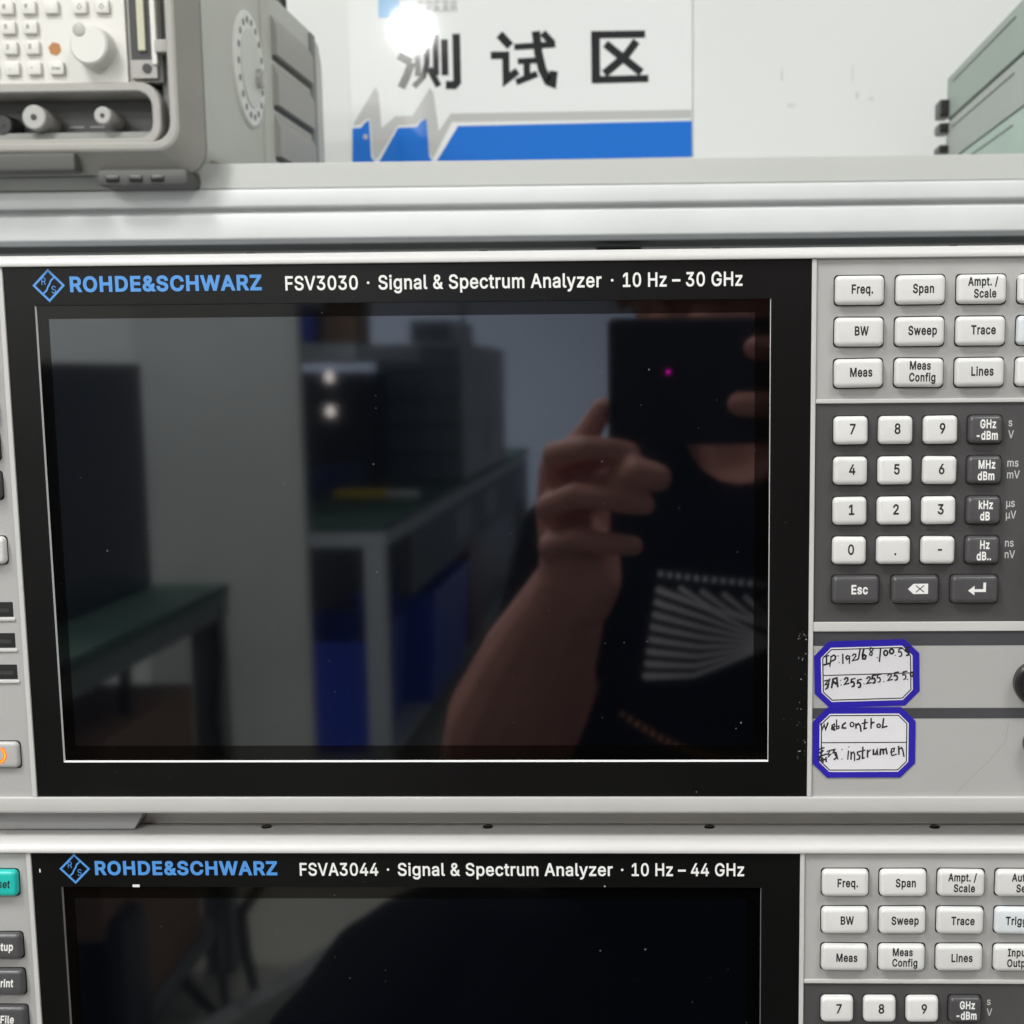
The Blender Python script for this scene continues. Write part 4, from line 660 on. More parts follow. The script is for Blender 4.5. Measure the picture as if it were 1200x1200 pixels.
# ------------------------------------------------------------------ the two analyzers
GL = (-195.5, 31.4, -122.9, 21.9); AC = (-191.6, 26.6, -117.6, 17.8); PN = (-204.7, 43.7, -134.3, 33.6)
def ring(mb, o, i, y):
    ox0, ox1, oz0, oz1 = o; ix0, ix1, iz0, iz1 = i
    for q in ([(ox0,oz0),(ox1,oz0),(ix1,iz0),(ix0,iz0)], [(ox1,oz0),(ox1,oz1),(ix1,iz1),(ix1,iz0)], [(ox1,oz1),(ox0,oz1),(ix0,iz1),(ix1,iz1)], [(ox0,oz1),(ox0,oz0),(ix0,iz0),(ix0,iz1)]):
        mb.flat(q, y)
def rs_logo(mb, cx, cz, y):
    a = 4.6
    mb.ribbon([(cx-a, cz), (cx, cz+a), (cx+a, cz), (cx, cz-a), (cx-a, cz)], .66, y)
    mb.ribbon([(cx+a*.42, cz+a*.55), (cx+.75, cz+1.5), (cx+.3, cz+.45), (cx-.3, cz-.45), (cx-.75, cz-1.5), (cx-a*.42, cz-a*.55)], .5, y-.004)
    text_into(mb, 'R', cx-1.5, cz+.25, 2.2, y=y-.008, bold=.0, squeeze=.85)
    text_into(mb, 'S', cx+1.5, cz-2.35, 2.2, y=y-.008, bold=.0, squeeze=.85)

def analyzer(ox, oy, oz, label, model, mx, spec, sx_, band, bx, edge_mat, upper):
    O = Vector((ox, oy, oz))
    root = empty('spectrum_analyzer', (ox-20, oy+120, oz-144), label, 'spectrum analyzer', 'bench spectrum analyzers in the stack')
    X0, X1, ZB, ZT = -243, 195, -140.1, 36.8
    def B(mb): # move local mm coordinates to the world
        for v in mb.bm.verts: v.co += O
        return mb
    # frame: rim with rounded outer edges, dividers between the panels
    fr = MB()
    def sec(x, top):
        if top: return [(x, 17, ZT-3), (x, 17, ZT+1.1), (x, 3.2, ZT+.35), (x, 1.2, ZT+.1), (x, -.5, ZT-.7), (x, -1.3, ZT-1.9), (x, -1.4, 33.9), (x, -1.2, 33.6), (x, 2, 33.6), (x, 2, 33.0)]
        return [(x, 17, ZB+3), (x, 17, ZB), (x, 1.2, ZB), (x, -.6, ZB+.5), (x, -1.3, ZB+1.4), (x, -1.4, -134.7), (x, -1.2, -134.3), (x, 2, -134.3), (x, 2, -133.8)]
    fr.loops([sec(X0, 1), sec(X1, 1)]); fr.loops([sec(X0, 0), sec(X1, 0)])
    for xa, xb in ((-206.3, -204.72), (43.72, 45.2), (X0, X0+4), (X1-4, X1)): fr.box(xa, xb, -.7, 3, -134.28, 33.58, .3)
    for za, zb in ((-10, -8.7), (-80.9, -77.9)): fr.box(45.22, X1-4.02, -.7, 3, za, zb, .3)
    B(fr).build('front_frame', 'rim', root, smooth=40)
    B(MB().box(X0+2, X1-2, 17.2, 250, ZB+2, ZT-1.2, 1)).build('cover', 'cover', root)
    # panels
    B(MB().box(X0+4, -206.31, 0, 4, -134.3, 33.6)).build('side_panel', 'panel', root, smooth=0)
    B(MB().box(45.21, X1-4, 0, 4, -8.7, 33.6)).build('function_panel', 'panel', root, smooth=0)
    B(MB().box(45.21, X1-4, 0, 4, -77.9, -10)).build('keypad_panel', 'keypad', root, smooth=0)
    cp = B(MB().box(45.21, X1-4, 0, 4, -134.3, -80.9)).build('connector_panel', 'panel', root, smooth=0)
    B(MB().box(45.22, X1-4, -.06, 1, -85.5, -80.92).box(45.22, X1-4, -.06, 1, -108.9, -105.5)).build('dark_stripe', 'strip', cp, smooth=0)
    # black screen bezel, glass edge, touchscreen, display
    mb = MB(); ring(mb, PN, GL, 0)
    bz = B(mb).build('screen_bezel', 'bezel', root, smooth=0, recalc=False)
    mb = MB(); x0, x1, z0, z1 = GL
    inn = (x0+.36, x1-.24, z0+.5, z1-.25)
    for q in (((x0,0,z0),(x1,0,z0),(inn[1],.65,inn[2]),(inn[0],.65,inn[2])), ((x1,0,z0),(x1,0,z1),(inn[1],.65,inn[3]),(inn[1],.65,inn[2])), ((x0,0,z1),(x0,0,z0),(inn[0],.65,inn[2]),(inn[0],.65,inn[3]))):
        mb.poly(q)
    B(mb).build('glass_edge', edge_mat, root, smooth=0)
    mb = MB(); mb.poly(((x1,0,z1),(x0,0,z1),(inn[0],1.6,inn[3]),(inn[1],1.6,inn[3])))
    B(mb).build('glass_edge_gap', 'well', bz, smooth=0)
    mb = MB(); ring(mb, (x0-.2, x1+.2, z0-.2, z1+.2), AC, .8)
    ts = B(mb).build('touchscreen', 'glass', root, smooth=0)
    mb = MB(); mb.flat([(AC[0],AC[2]),(AC[1],AC[2]),(AC[1],AC[3]),(AC[0],AC[3])], .8)
    B(mb).build('display', 'display', ts, smooth=0)
    # logo and type line
    mb = MB(); rs_logo(mb, -190.7+ox, 27.95+oz, oy-.06)
    text_into(mb, 'ROHDE&SCHWARZ', -184.1+ox, 26.1+oz, 4.25, width=59.5, anchor='l', y=oy-.06, bold=.03)
    mb.build('brand_lettering', 'blue_ink', bz, smooth=0)
    mb = MB()
    for t, (a, b) in ((model, mx), (spec, sx_), (band, bx)):
        text_into(mb, t, a+ox, 25.85+oz, 4.05, width=b-a, anchor='l', y=oy-.06, bold=.016)
    for cx in ((mx[1]+sx_[0])/2, (sx_[1]+bx[0])/2): mb.flat([(cx+ox+.42*math.cos(t*.6283), 27.8+oz+.42*math.sin(t*.6283)) for t in range(10)], oy-.06)
    mb.build('type_lettering', 'white_ink', bz, smooth=0)
    # function keys
    cols = (58.05, 76.4, 94.75, 113.1); rows = (24.0, 11.55, -.85)
    names = (('Freq.',), ('Span',), ('Ampt. /', 'Scale'), ('Auto', 'Set')), (('BW',), ('Sweep',), ('Trace',), ('Trigger',)), (('Meas',), ('Meas', 'Config'), ('Lines',), ('Input', 'Output'))
    for r_, z in enumerate(rows):
        for c_, x in enumerate(cols):
            t = names[r_][c_]
            ln = [(t[0], .7, .3)] if len(t) == 1 else [(t[0], .2, 2.2), (t[1], .9, -1.35)]
            make_key(root, x, z, (14.8, 8.7), 'keycool' if t[0] == 'Trigger' else 'keywhite', ln, 'ink', O, cap=2.55 if len(t) == 1 else 2.4)
    for c_, x in enumerate((131.5, 149.9)):
        for z in rows: make_key(root, x, z, (14.8, 8.7), 'keywhite', None, 'ink', O)
    # number pad
    nx = (55.95, 69.6, 83.3, 97.0); nz = (-18.2, -30.55, -42.95, -55.3)
    pad = ('789', '456', '123', '0.-'); units = (('GHz', '-dBm', 's', 'V'), ('MHz', 'dBm', 'ms', 'mV'), ('kHz', 'dB', 'µs', 'µV'), ('Hz', 'dB..', 'ns', 'nV'))
    um = MB()
    for r_, z in enumerate(nz):
        for c_ in range(3):
            make_key(root, nx[c_], z, (10.4, 8.6), 'keywhite', [(pad[r_][c_], .5, .45 if pad[r_][c_] != '.' else .2)], 'ink', O, cap=3.0, squeeze=.8, bold=.022)
        u = units[r_]
        make_key(root, nx[3], z, (10.4, 8.6), 'keydark', [(u[0], .6, 1.75), (u[1], .4, -1.75)], 'white_ink', O, cap=2.45, squeeze=.68)
        for t, dz in ((u[2], 2.0), (u[3], -1.6)):
            text_into(um, t, 104.3+ox, z+dz-1.1+oz, 2.35, anchor='l', y=oy-.05, bold=.008, squeeze=.8)
    um.build('unit_lettering', 'grey_ink', root, smooth=0)
    def g_back(mb, at, dp):
        x, z, y = at.x+.8, at.z+.3, at.y-dp-.03
        mb.flat([(x-3.1, z), (x-1.4, z+1.6), (x+3.1, z+1.6), (x+3.1, z-1.6), (x-1.4, z-1.6)], y)
        for q in ([(x-.6, z+1), (x+1.8, z-1)], [(x-.6, z-1), (x+1.8, z+1)]): mb.ribbon(q, .32, y-.012-.004*(q[0][1] > z), 1)
    def g_enter(mb, at, dp):
        x, z, y = at.x+.8, at.z+.3, at.y-dp-.03
        mb.flat([(x-2.9, z-.6), (x-.9, z+.9), (x-.9, z-.15), (x+1.75, z-.15), (x+1.75, z+1.9), (x+2.6, z+1.9), (x+2.6, z-1.05), (x-.9, z-1.05), (x-.9, z-2.1)], y)
    for x, t, g in ((58.1, 'Esc', None), (76.55, None, g_back), (94.9, None, g_enter)):
        make_key(root, x, -67.5, (14.6, 8.7), 'keydark', [(t, 1.2, .1)] if t else None, 'white_ink', O, cap=2.7, squeeze=.78, glyph=g)
    # rotary knob beside the number pad, sockets on the lower panel
    kn = B(MB().cyl((137, 0, -43), (0, -1, 0), 21, 14, 48, 20, bev=1.5)).build('rotary_knob', 'keywhite', root)
    for x, z, r0 in ((114.8, -97.3, 6.9), (117.2, -116.8, 5.6)):
        s_ = B(MB().cyl((x, 0, z), (0, -1, 0), r0, 4, 40, bev=.7)).build('socket', 'black', root)
        B(MB().cyl((x, -4.01, z), (0, -1, 0), r0*.7, .5, 32)).build('socket_cap', 'black', s_)
    # left column
    for z, t, mt, ink in ((23.6, 'Preset', 'keyteal', 'ink'), (2.3, 'Setup', 'keydark', 'white_ink'), (-10.1, 'Print', 'keydark', 'white_ink'), (-22.6, 'File', 'keydark', 'white_ink'), (-34.9, 'Help', 'keydark', 'white_ink')):
        make_key(root, -216.5, z + (1.5 if upper and t in ('File', 'Help') else 0), (14.6, 8.7), mt, [(t, 1.0, 0)], ink, O, cap=2.5, slant=.12)
    make_key(root, -216.5, -53.8, (14.6, 8.7), 'keywhite', None, 'ink', O)
    for z in (-72.9, -82.9, -93.1):
        u = B(MB().box(-224, -208.4, -.08, 1, z-2.6, z+2.6, .4)).build('usb_slot', 'well', root)
        B(MB().box(-223, -210, -.12, 1, z-.9, z+.3)).build('tongue', 'slot', u, smooth=0)
        B(MB().box(-224.4, -208.0, -.5, .5, z-3.7, z-2.65, .25)).build('slot_lip', 'rim', u)
    def g_pow(mb, at, dp):
        x, z, y = at.x+1.3, at.z+.1, at.y-dp-.03
        arc = [(x+2.5*math.sin(math.radians(a)), z+2.5*math.cos(math.radians(a))) for a in range(38, 323, 19)]
        mb.ribbon(arc, 1.15, y, 1); mb.ribbon(arc, .62, y-.02, 0)
        mb.ribbon([(x, z+.3), (x, z+2.7)], 1.15, y-.005, 1); mb.ribbon([(x, z+.3), (x, z+2.7)], .62, y-.03, 0)
    k = make_key(root, -217.6, -120.1, (16.4, 8.6), 'keygrey', None, 'ink', O, name='power_key', depth=1.6)
    mb = MB(); g_pow(mb, WO[k.name], 1.6); mb.build('power_symbol', ['glow', 'glowred'], k, smooth=0)
    B(MB().box(X0+6, X1-6, 17.3, 240, -147.6, ZB-.02).box(X0+6, X1-6, 17.5, 236, -148.3, -147.7)).build('chassis', 'cover', root, smooth=0)
    # feet and cover screws
    for xa, xb in ((-236, -171.5), (125, 188)):
        f = MB(); f.loops([[(xa, y, -147.4), (xb-5, y, -147.4), (xb-1, y, -140.3), (xa, y, -140.3)] for y in (8, 17.2)])
        B(f).build('foot', 'rim2', root)
    for x in (-133.5, -60, 13, 86.5):
        B(MB().cyl((x+2.2, 14.6, ZT+.4), (0, 0, 1), 2.2, 1.0, 24, 1.7, bev=.3)).build('cover_screw', 'screw', root)
    return root
M['scuff'] = mat('wall_scuff', (.63, .63, .60), .8)
M['scratch'] = mat('fine_scratch', (.29, .285, .27), .6)
M['fleck'] = mat('white_fleck', (.75, .75, .72), .6)
M['edge_dim'] = mat('glass_edge_shaded', (.16, .16, .16), .4)  # shaded, darker copy of the glass edge for the lower unit
M['rim2'] = mat('foot_grey', (.34, .34, .34), .5)
analyzer(0, 0, 0, 'upper spectrum analyzer, dark screen with clear reflections, two blue stickers beside it', 'FSV3030', (-117.3, -94.9), 'Signal & Spectrum Analyzer', (-88.6, -20.2), '10 Hz – 30 GHz', (-13.7, 22.7), 'edge', True)
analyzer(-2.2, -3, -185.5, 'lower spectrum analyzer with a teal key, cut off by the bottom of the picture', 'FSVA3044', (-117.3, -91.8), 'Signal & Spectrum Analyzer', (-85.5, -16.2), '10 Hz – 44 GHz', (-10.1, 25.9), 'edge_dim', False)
for o_, r_ in ((0, 'front_wall'),):
    mb = MB()
    for x, z, w_, h_ in ((111, 236, 5, 2.5), (170.5, 244, 2, 5), (103, 262, 1.2, 9), (183, 241, 3, 2), (166, 262, .9, 10)):
        mb.flat([(x+w_*random.uniform(.6, 1.1)*math.cos(t), z+h_*random.uniform(.6, 1.1)*math.sin(t)) for t in [q*.628 for q in range(10)]], 989.8)
    mb.build('scuff_marks', 'scuff', bpy.data.objects[r_], smooth=0)
mb = MB(); mb.ribbon([(107, -110.5), (106.2, -116.5), (101, -123), (95.5, -128.5), (90.5, -133.8)], .16, -.02)
mb.build('scratch', 'scratch', bpy.data.objects['connector_panel'], smooth=0)
for x0, x1, z0, z1 in ((-174.3, -172.0, -163.7, -162.8), (-21.2, -20.8, -163.4, -163), (-204.6, -204.2, -158.8, -157.6)):
    MB().flat([(x0, z0), (x1, z0), (x1, z1), (x0, z1)], -3.02).build('paint_fleck', 'fleck', bpy.data.objects['screen_bezel.001'], smooth=0)
# scraps of old adhesive on the upper bezel
rs = MB()
for (zc, n) in ((-82.5, 9), (-89, 5), (-96, 3), (-105, 3), (-111.5, 4), (-117, 3), (-121, 7)):
    for i in range(n):
        x, z, r0 = 42 + random.uniform(-1.6, 1.3), zc + random.uniform(-1.6, 1.6), random.uniform(.08, .28)
        rs.flat([(x + r0*random.uniform(.4, 1.3)*math.cos(t), z + r0*random.uniform(.4, 1.3)*math.sin(t)) for t in (0, 1.05, 2.1, 3.14, 4.2, 5.2)], -.02 - .002*i)
rb = bpy.data.objects['screen_bezel']
rs.build('adhesive_residue', 'residue', rb, smooth=0)

# ------------------------------------------------------------------ two hand-written stickers
hx = lambda a: 44.55 + a/25.0
hz = lambda b: -80.8 - b/24.3
def octo(cx, cz, w, h, c, tilt=0):
    p = [(-w/2, -h/2+c), (-w/2+c, -h/2), (w/2-c, -h/2), (w/2, -h/2+c), (w/2, h/2-c), (w/2-c, h/2), (-w/2+c, h/2), (-w/2, h/2-c)]
    t = math.radians(tilt)
    return [(cx + x*math.cos(t) - z*math.sin(t), cz + x*math.sin(t) + z*math.cos(t)) for x, z in p]
def sticker(label, cx, cz, w, h, tilt, strokes, y, line_z):
    e = empty('handwritten_sticker', (cx, y, cz), label, 'sticker', 'blue bordered stickers on the upper analyzer')
    MB().prism(octo(cx, cz, w, h, 4.6, tilt), y, y+.14).build('border', 'label_blue', e, smooth=0)
    MB().flat(octo(cx, cz-.1, w-4.3, h-3.9, 3.2, tilt), y-.012).build('paper', 'label_white', e, smooth=0)
    mb = MB(); o = octo(cx, cz-.1, w-5.5, h-5.1, 2.7, tilt); mb.ribbon(o+o[:1], .36, y-.02)
    t = math.tan(math.radians(tilt)); mb.ribbon([(cx-w/2+2.7, line_z-t*(w/2-2.7)), (cx+w/2-2.7, line_z+t*(w/2-2.7))], .34, y-.024)
    mb.build('printed_lines', 'ink', e, smooth=0)
    mb = MB()
    for i, s_ in enumerate(strokes):
        if len(s_) == 1:
            x, z = hx(s_[0][0]), hz(s_[0][1]); mb.flat([(x+.22*math.cos(k), z+.22*math.sin(k)) for k in (0, 1, 2, 3.1, 4.2, 5.2)], y-.03-.001*i)
        else:
            mb.ribbon([(hx(a), hz(b)) for a, b in s_], random.uniform(.40, .62), y-.03-.001*i)
    mb.build('handwriting', 'pen', e, smooth=0)
    return e
def oval(cx, cy, rx, ry, n=10, a0=0): return [(cx+rx*math.cos(a0+2*math.pi*i/n), cy+ry*math.sin(a0+2*math.pi*i/n)) for i in range(n)] + [(cx+rx*math.cos(a0), cy+ry*math.sin(a0))]
def five(x, y, k=1): return [[(x, y), (x-3, y+24*k), (x+14, y+21*k), (x+22, y+36*k), (x+18, y+54*k), (x+4, y+58*k)], [(x, y), (x+28, y-6)]]
def two(x, y): return [[(x, y+14), (x+12, y), (x+26, y+2), (x+28, y+16), (x+2, y+52), (x+36, y+44)]]
L1 = [[(103,196),(140,190)], [(122,194),(124,256)], [(104,262),(146,250)], [(160,195),(150,275)], [(156,200),(180,186),(195,196),(190,220),(158,236)], [(215,192)], [(222,244)],
      [(250,178),(252,252)], [(304,196),(285,190),(274,205),(284,220),(302,208)], [(304,194),(303,250)], *two(325,178), [(362,224),(374,214),(386,135)],
      [(415,138),(404,185),(408,216),(426,216),(432,194),(420,184),(406,198)], [(484,134),(466,130),(462,148),(482,172),(476,190),(460,184),(464,168),(486,148),(484,134)], [(520,206)],
      [(546,134),(538,236)], oval(586,170,15,20), oval(632,158,16,18), [(660,190)], *five(690,140), *five(745,132),
      [(110,386),(140,380),(114,416),(142,410),(136,440),(118,452)], [(152,370),(126,448)], [(166,440),(176,372),(206,364),(214,432)], [(174,404),(208,398)], [(180,390),(200,412)], [(235,382)], [(240,418)],
      *two(265,362), *five(322,374), *five(372,380), [(420,410)], *two(440,356), *five(486,346), *five(526,340), [(575,392)], *two(605,332), *five(660,324), *five(726,318), [(760,376)], oval(794,336,11,16)]
L2 = [[(84,722),(96,766),(110,728),(122,766),(140,716)], [(168,762),(196,742),(190,722),(172,734),(170,766),(196,774)], [(174,750),(190,760)], [(178,742),(192,768)], [(208,690),(208,764),(228,756),(226,738),(208,746)],
      [(278,714),(256,732),(254,754),(282,756)], oval(330,728,15,18), [(360,722),(362,758)], [(362,738),(380,720),(396,738),(402,782)], [(432,688),(426,762),(444,756)], [(410,720),(452,712)],
      [(480,680),(480,758)], [(480,728),(492,712),(504,712)], oval(540,738,13,14), [(578,682),(570,752),(606,742)],
      [(72,924),(112,910)], [(90,900),(92,918)], [(74,952),(108,934)], [(82,944),(96,976)], [(68,984),(130,960)], [(100,930),(74,1006)], [(80,1012),(126,1000)], [(100,990),(104,1024)], [(128,986),(130,1022)],
      [(136,940),(162,930),(140,964),(164,962),(144,984)], [(172,930),(196,924),(184,950),(206,948),(216,984),(192,1004)], [(196,960),(222,1000)], [(254,924)], [(254,1000)],
      [(305,936),(300,1002)], [(308,904)], [(326,944),(326,1002)], [(326,962),(344,944),(354,962),(354,1014)], [(398,938),(376,946),(378,964),(396,978),(390,1000),(372,1004)], [(418,906),(416,994),(430,990)], [(404,940),(436,930)],
      [(456,930),(456,985)], [(456,950),(478,928)], [(502,926),(502,962),(520,962),(532,924),(536,966)], [(556,966),(558,924),(576,924),(582,960)], [(580,930),(600,918),(610,960)], [(640,950),(664,938),(666,914),(646,920),(640,948),(650,974),(684,962)],
      [(700,900),(704,962)], [(702,924),(724,910),(734,930),(744,980)]]
s1 = sticker('upper blue bordered sticker handwritten with an IP address and a row of 255s', 62.2, -94.4, 33.0, 21.3, 1.6, L1, -.17, -94.6)
s2 = sticker('lower blue bordered sticker handwritten with webcontrol and instrument', 61.6, -116.6, 32.4, 22.8, .2, L2, -.33, -116.6)
MB().flat([(44.6, -82.5), (79.6, -81.5), (79.8, -105.5), (44.2, -106.5)], -.62).build('clear_tape', 'tape', s1, smooth=0)

# ------------------------------------------------------------------ room furniture seen in the reflections
def bench(x0, x1, y0, y1, label, fm='desk_frame'):
    e = empty('workbench', ((x0+x1)/2, (y0+y1)/2, FZ), label, 'workbench')
    MB().box(x0, x1, y0, y1, -412, -392, 2).build('top', 'desk_green', e)
    MB().box(x0+10, x1-2, y0+2, y1-2, -452, -412.5, 2).build('rail', fm, e)
    for x in (x0+20, x1-62):
        for y in (y0+4, y1-60): MB().box(x, x+56, y, y+56, FZ, -452.5, 2).build('leg', fm, e)
    MB().box(x0+20, x1-20, y0+40, y1-40, -1060, -1040, 2).build('lower_board', fm, e)
    return e
bench(-2000, -842, -2490, -900, 'green topped desk carrying a black case, reflected at the left', 'desk_dark')
lb = bench(-1800, -748, -8000, -3660, 'long green topped bench with grey legs and bins below, reflected behind the white panel')
MB().box(-790, -747, -7900, -4050, -640, -453, 2).build('side_apron', 'apron', lb)
for y in (-5250, -6150): MB().box(-747.2, -745, y-200, y+200, -590, -480, 1).build('label_plate', 'plate', lb)
t = MB().box(-1700, -800, -7900, -5960, -1038, -645, 4).build('backdrop', 'navy'); tag(t, 'dark cabinet added under the far half of the long bench', 'backdrop')  # block added as a dark background under the bench
e = empty('black_case', (-1240, -2300, -392), 'tall black equipment case standing on the green topped desk', 'equipment case')
MB().box(-1520, -972, -2440, -1980, -391, 24, 6).build('case', 'navy', e)
MB().box(-1500, -990, -1980, -1976, -250, -150, 2).build('front_slot', 'rack', e)
MB().box(-1010, -985, -1979, -1973, -365, -345, 2).build('white_patch', 'paper', e)  # small pale patch on the case front
for x in (-1090, -1060, -1035): MB().blob((x, -1974, -110), (11, 4, 6)).build('case_glint', 'spot', e)  # highlights on the case painted as glowing spots
for z in (-40, -390+110): MB().box(-1515, -976, -1981.5, -1978, z, z+4).build('front_seam', 'slot', e)
def rackbox(name, x0, x1, y0, y1, z0, z1, label, mt='rack', seams=3):
    e = empty(name, ((x0+x1)/2, (y0+y1)/2, z0), label, 'instrument')
    MB().box(x0, x1, y0, y1, z0, z1, 6).build('case', 'navy' if mt == 'navy' else 'rack_side', e)
    MB().box(x0+8, x1-8, y1-1, y1+6, z0+8, z1-8, 3).build('front', mt, e)
    for i in range(1, seams):
        z = z0 + (z1-z0)*i/seams; MB().box(x0+12, x1-12, y1+5, y1+8, z-4, z+4).build('front_seam', 'navy', e)
    MB().box(x1-1, x1+3, (y0+y1)/2-40, (y0+y1)/2+40, z0+60, z0+220, 1).build('side_grip', 'navy', e)
rackbox('grey_instrument', -1085, -757, -6900, -5400, -391, 112, 'large grey instrument on the long bench, facing the upper screen', seams=5)
rackbox('small_instrument', -960, -800, -6100, -5450, 113, 200, 'small dark instrument on top of the large grey one', seams=2)
rackbox('black_rack_unit', -1420, -1045, -5600, -4960, -391, 10, 'black instrument with two painted lamp glints beside the large grey one', 'navy', 3)
for z in (-6, -114): MB().blob((-1157, -4946, z*1.08), (16, 12, 20)).build('rack_glint', 'spot', bpy.data.objects['black_rack_unit'])  # glowing spots stand in for lamp reflections on rounded chrome
e = empty('upper_shelf', (-1250, -4300, 40), 'grey shelf plank above the long bench, reflected beside the white panel', 'shelf')
MB().box(-1700, -880, -5200, -4010, 42, 88, 3).build('plank', 'desk_frame', e)
MB().box(-1690, -1650, -4100, -4060, -391, 42, 1).build('post', 'desk_frame', e)
MB().box(-1690, -1650, -5150, -5110, -391, 42, 1).build('post', 'desk_frame', e)
t = MB().box(-1120, -1010, -4250, -4060, 88.5, 200, 5).build('blue_bottle_box', 'bin'); tag(t, 'small blue box on the shelf plank by the white panel', 'box')
t = MB().box(-990, -890, -4300, -4080, 88.5, 260, 5).build('brown_box', 'carton'); tag(t, 'brown box on the shelf plank beside the blue one', 'box')
t = MB().box(-1300, -1035, -4930, -4670, -391, -290, 5).build('blue_case', 'bluecase'); tag(t, 'low dark blue case on the long bench near the yellow tool', 'case')
e = empty('cable_tester', (-940, -4560, -391), 'flat yellow tool with a white end on the near end of the long bench', 'tool')
MB().box(-1075, -905, -4640, -4560, -391.5, -366, 6).build('handle', 'yellow', e); MB().box(-904, -805, -4640, -4560, -391.5, -370, 6).build('end_cap', 'paper', e)
def crate(x0, x1, y0, y1, z0, z1, label):
    mb = MB(); a = 12
    outer = lambda z, k: [(x0+k, y0+k, z), (x1-k, y0+k, z), (x1-k, y1-k, z), (x0+k, y1-k, z)]
    mb.loops([outer(z0, 20), outer(z1-25, 4), outer(z1-25, 0), outer(z1, 0), outer(z1, 10), outer(z0+8, 28)])
    t = mb.build('storage_bin', 'bin'); tag(t, label, 'storage bin', 'blue bins under the long bench')
crate(-1330, -815, -4350, -3740, -1039, -725, 'blue plastic bin under the near end of the long bench')
crate(-1000, -735, -5300, -4420, -1039, -680, 'blue plastic bin further along under the long bench')
t = MB().box(-900, -760, -5900, -5500, -1039, -650, 5).build('red_case', 'red'); tag(t, 'dark red case under the long bench behind the bins', 'case')
t = MB().box(-1500, -880, -2350, -1850, -1039, -560, 4).build('carton', 'carton'); tag(t, 'brown carton on the lower board of the green topped desk', 'carton')
t = MB().tube([(-852, -2420, -420), (-846, -2415, -520), (-858, -2410, -640), (-838, -2400, -760), (-850, -2380, -900), (-835, -2300, -1060), (-800, -2200, -1138), (-700, -2100, -1142)], 9, 8).build('power_cable', 'black'); tag(t, 'black cable hanging down beside the leg of the green topped desk', 'cable')
t = MB().tube([(-700, -2110, -860), (-752, -2160, -930), (-757, -2190, -1010), (-745, -2200, -1100), (-820, -2200, -1136), (-880, -2190, -1060), (-935, -2150, -930), (-930, -2120, -700), (-900, -2060, -455)], 11, 8).build('looped_cable', 'black'); tag(t, 'black cable hanging in a wide loop under the green topped desk', 'cable')
t = MB().box(-960, -850, -1990, -1850, FZ, -840, 30).build('tool_bag', 'navy'); tag(t, 'black bag on the floor under the edge of the green topped desk', 'bag')
e = empty('floor_rail', (-760, -1900, FZ), 'aluminium profile lying slanted on the floor by the desk', 'profile')
MB().tube([(-1080, -1250, FZ+40), (-600, -2500, FZ+40)], 34, 4).build('bar', 'alu_dark', e)

# ------------------------------------------------------------------ smartphone and the person holding it
ph = empty('smartphone', (42, -501, -6), 'black smartphone held sideways, reflected in the upper screen', 'smartphone')
MB().box(-37.5, 121, -505.5, -497.2, -45, 33.2, 3.5, seg=3).build('body', 'phone', ph)
MB().cyl((0, -496.2, 0), (0, 1, 0), .5, .25, 16).build('autofocus_dot', 'laser', ph)

pr_ = empty('person', (30, -860, FZ), 'seated person in a black printed t-shirt photographing with a phone, reflected in the upper screen', 'person')
def ellipse_rings(mb, rings, n=28):
    mb.loops([[(cx + a*math.cos(t), cy + b*math.sin(t), z) for t in [2*math.pi*i/n for i in range(n)]] for cx, cy, z, a, b in rings]); return mb
bd = MB()
# head, face, neck
bd.blob((40, -842, 98), (76, 96, 112), 24); bd.blob((40, -812, 50), (58, 62, 62), 20)
bd.capsule([(40, -748, 90), (40, -738, 70)], [9, 13]); bd.blob((40, -752, 42), (26, 10, 6)); bd.blob((40, -752, 33), (22, 10, 6)); bd.blob((40, -762, 14), (22, 16, 14))
for s_ in (-1, 1):
    bd.blob((40+s_*78, -845, 80), (9, 17, 30)); bd.blob((40+s_*31, -762, 112), (22, 8, 8)); bd.blob((40+s_*34, -766, 68), (20, 14, 16))
bd.capsule([(42, -838, 20), (44, -842, -60), (44, -840, -120)], [58, 57, 66])
# torso and hips
ellipse_rings(bd, [(44, -845, -72, 70, 60), (58, -850, -110, 128, 86), (60, -850, -170, 146, 102), (60, -846, -300, 144, 106), (50, -842, -450, 150, 110), (38, -846, -560, 178, 122), (38, -850, -640, 180, 125)])
# left arm (the mirror shows it on the left): shoulder, elbow, wrist
LS, LE, LW = (-72, -850, -150), (-124, -652, -288), (-60, -524, -132)
bd.capsule([LS, (-100, -790, -240), LE], [52, 47, 46])
bd.capsule([LE, (-113, -632, -250), (-92, -588, -200), (-72, -545, -157), LW], [47, 49, 41, 30, 24.5])
# left hand: palm and five fingers curled under the phone
bd.capsule([LW, (-60, -520, -112)], [25, 23])
bd.capsule([(-72, -524, -60), (-74, -525, -84), (-72, -524, -112)], [11.5, 12, 12]); bd.capsule([(-52, -536, -64), (-52, -537, -88), (-52, -530, -112)], [13, 14, 14])
bd.capsule([(-46, -512, -118), (-44, -508, -132), (-52, -520, -146)], [15, 14, 16])                  # heel of the hand
bd.capsule([(-60, -530, -68), (-46, -526, -60), (-38, -514, -54)], [13, 12, 8])
bd.capsule([(-68, -520, -56), (-71, -503, -51), (-50, -488, -46), (-36, -489, -47), (-23, -491, -49)], [9.5, 9, 8.2, 7.5, 6.6])     # middle
bd.capsule([(-71, -520, -84), (-76, -502, -84), (-58, -484, -75), (-38, -483, -77), (-15, -487, -81)], [9.5, 9, 8.4, 8, 7.2])          # ring
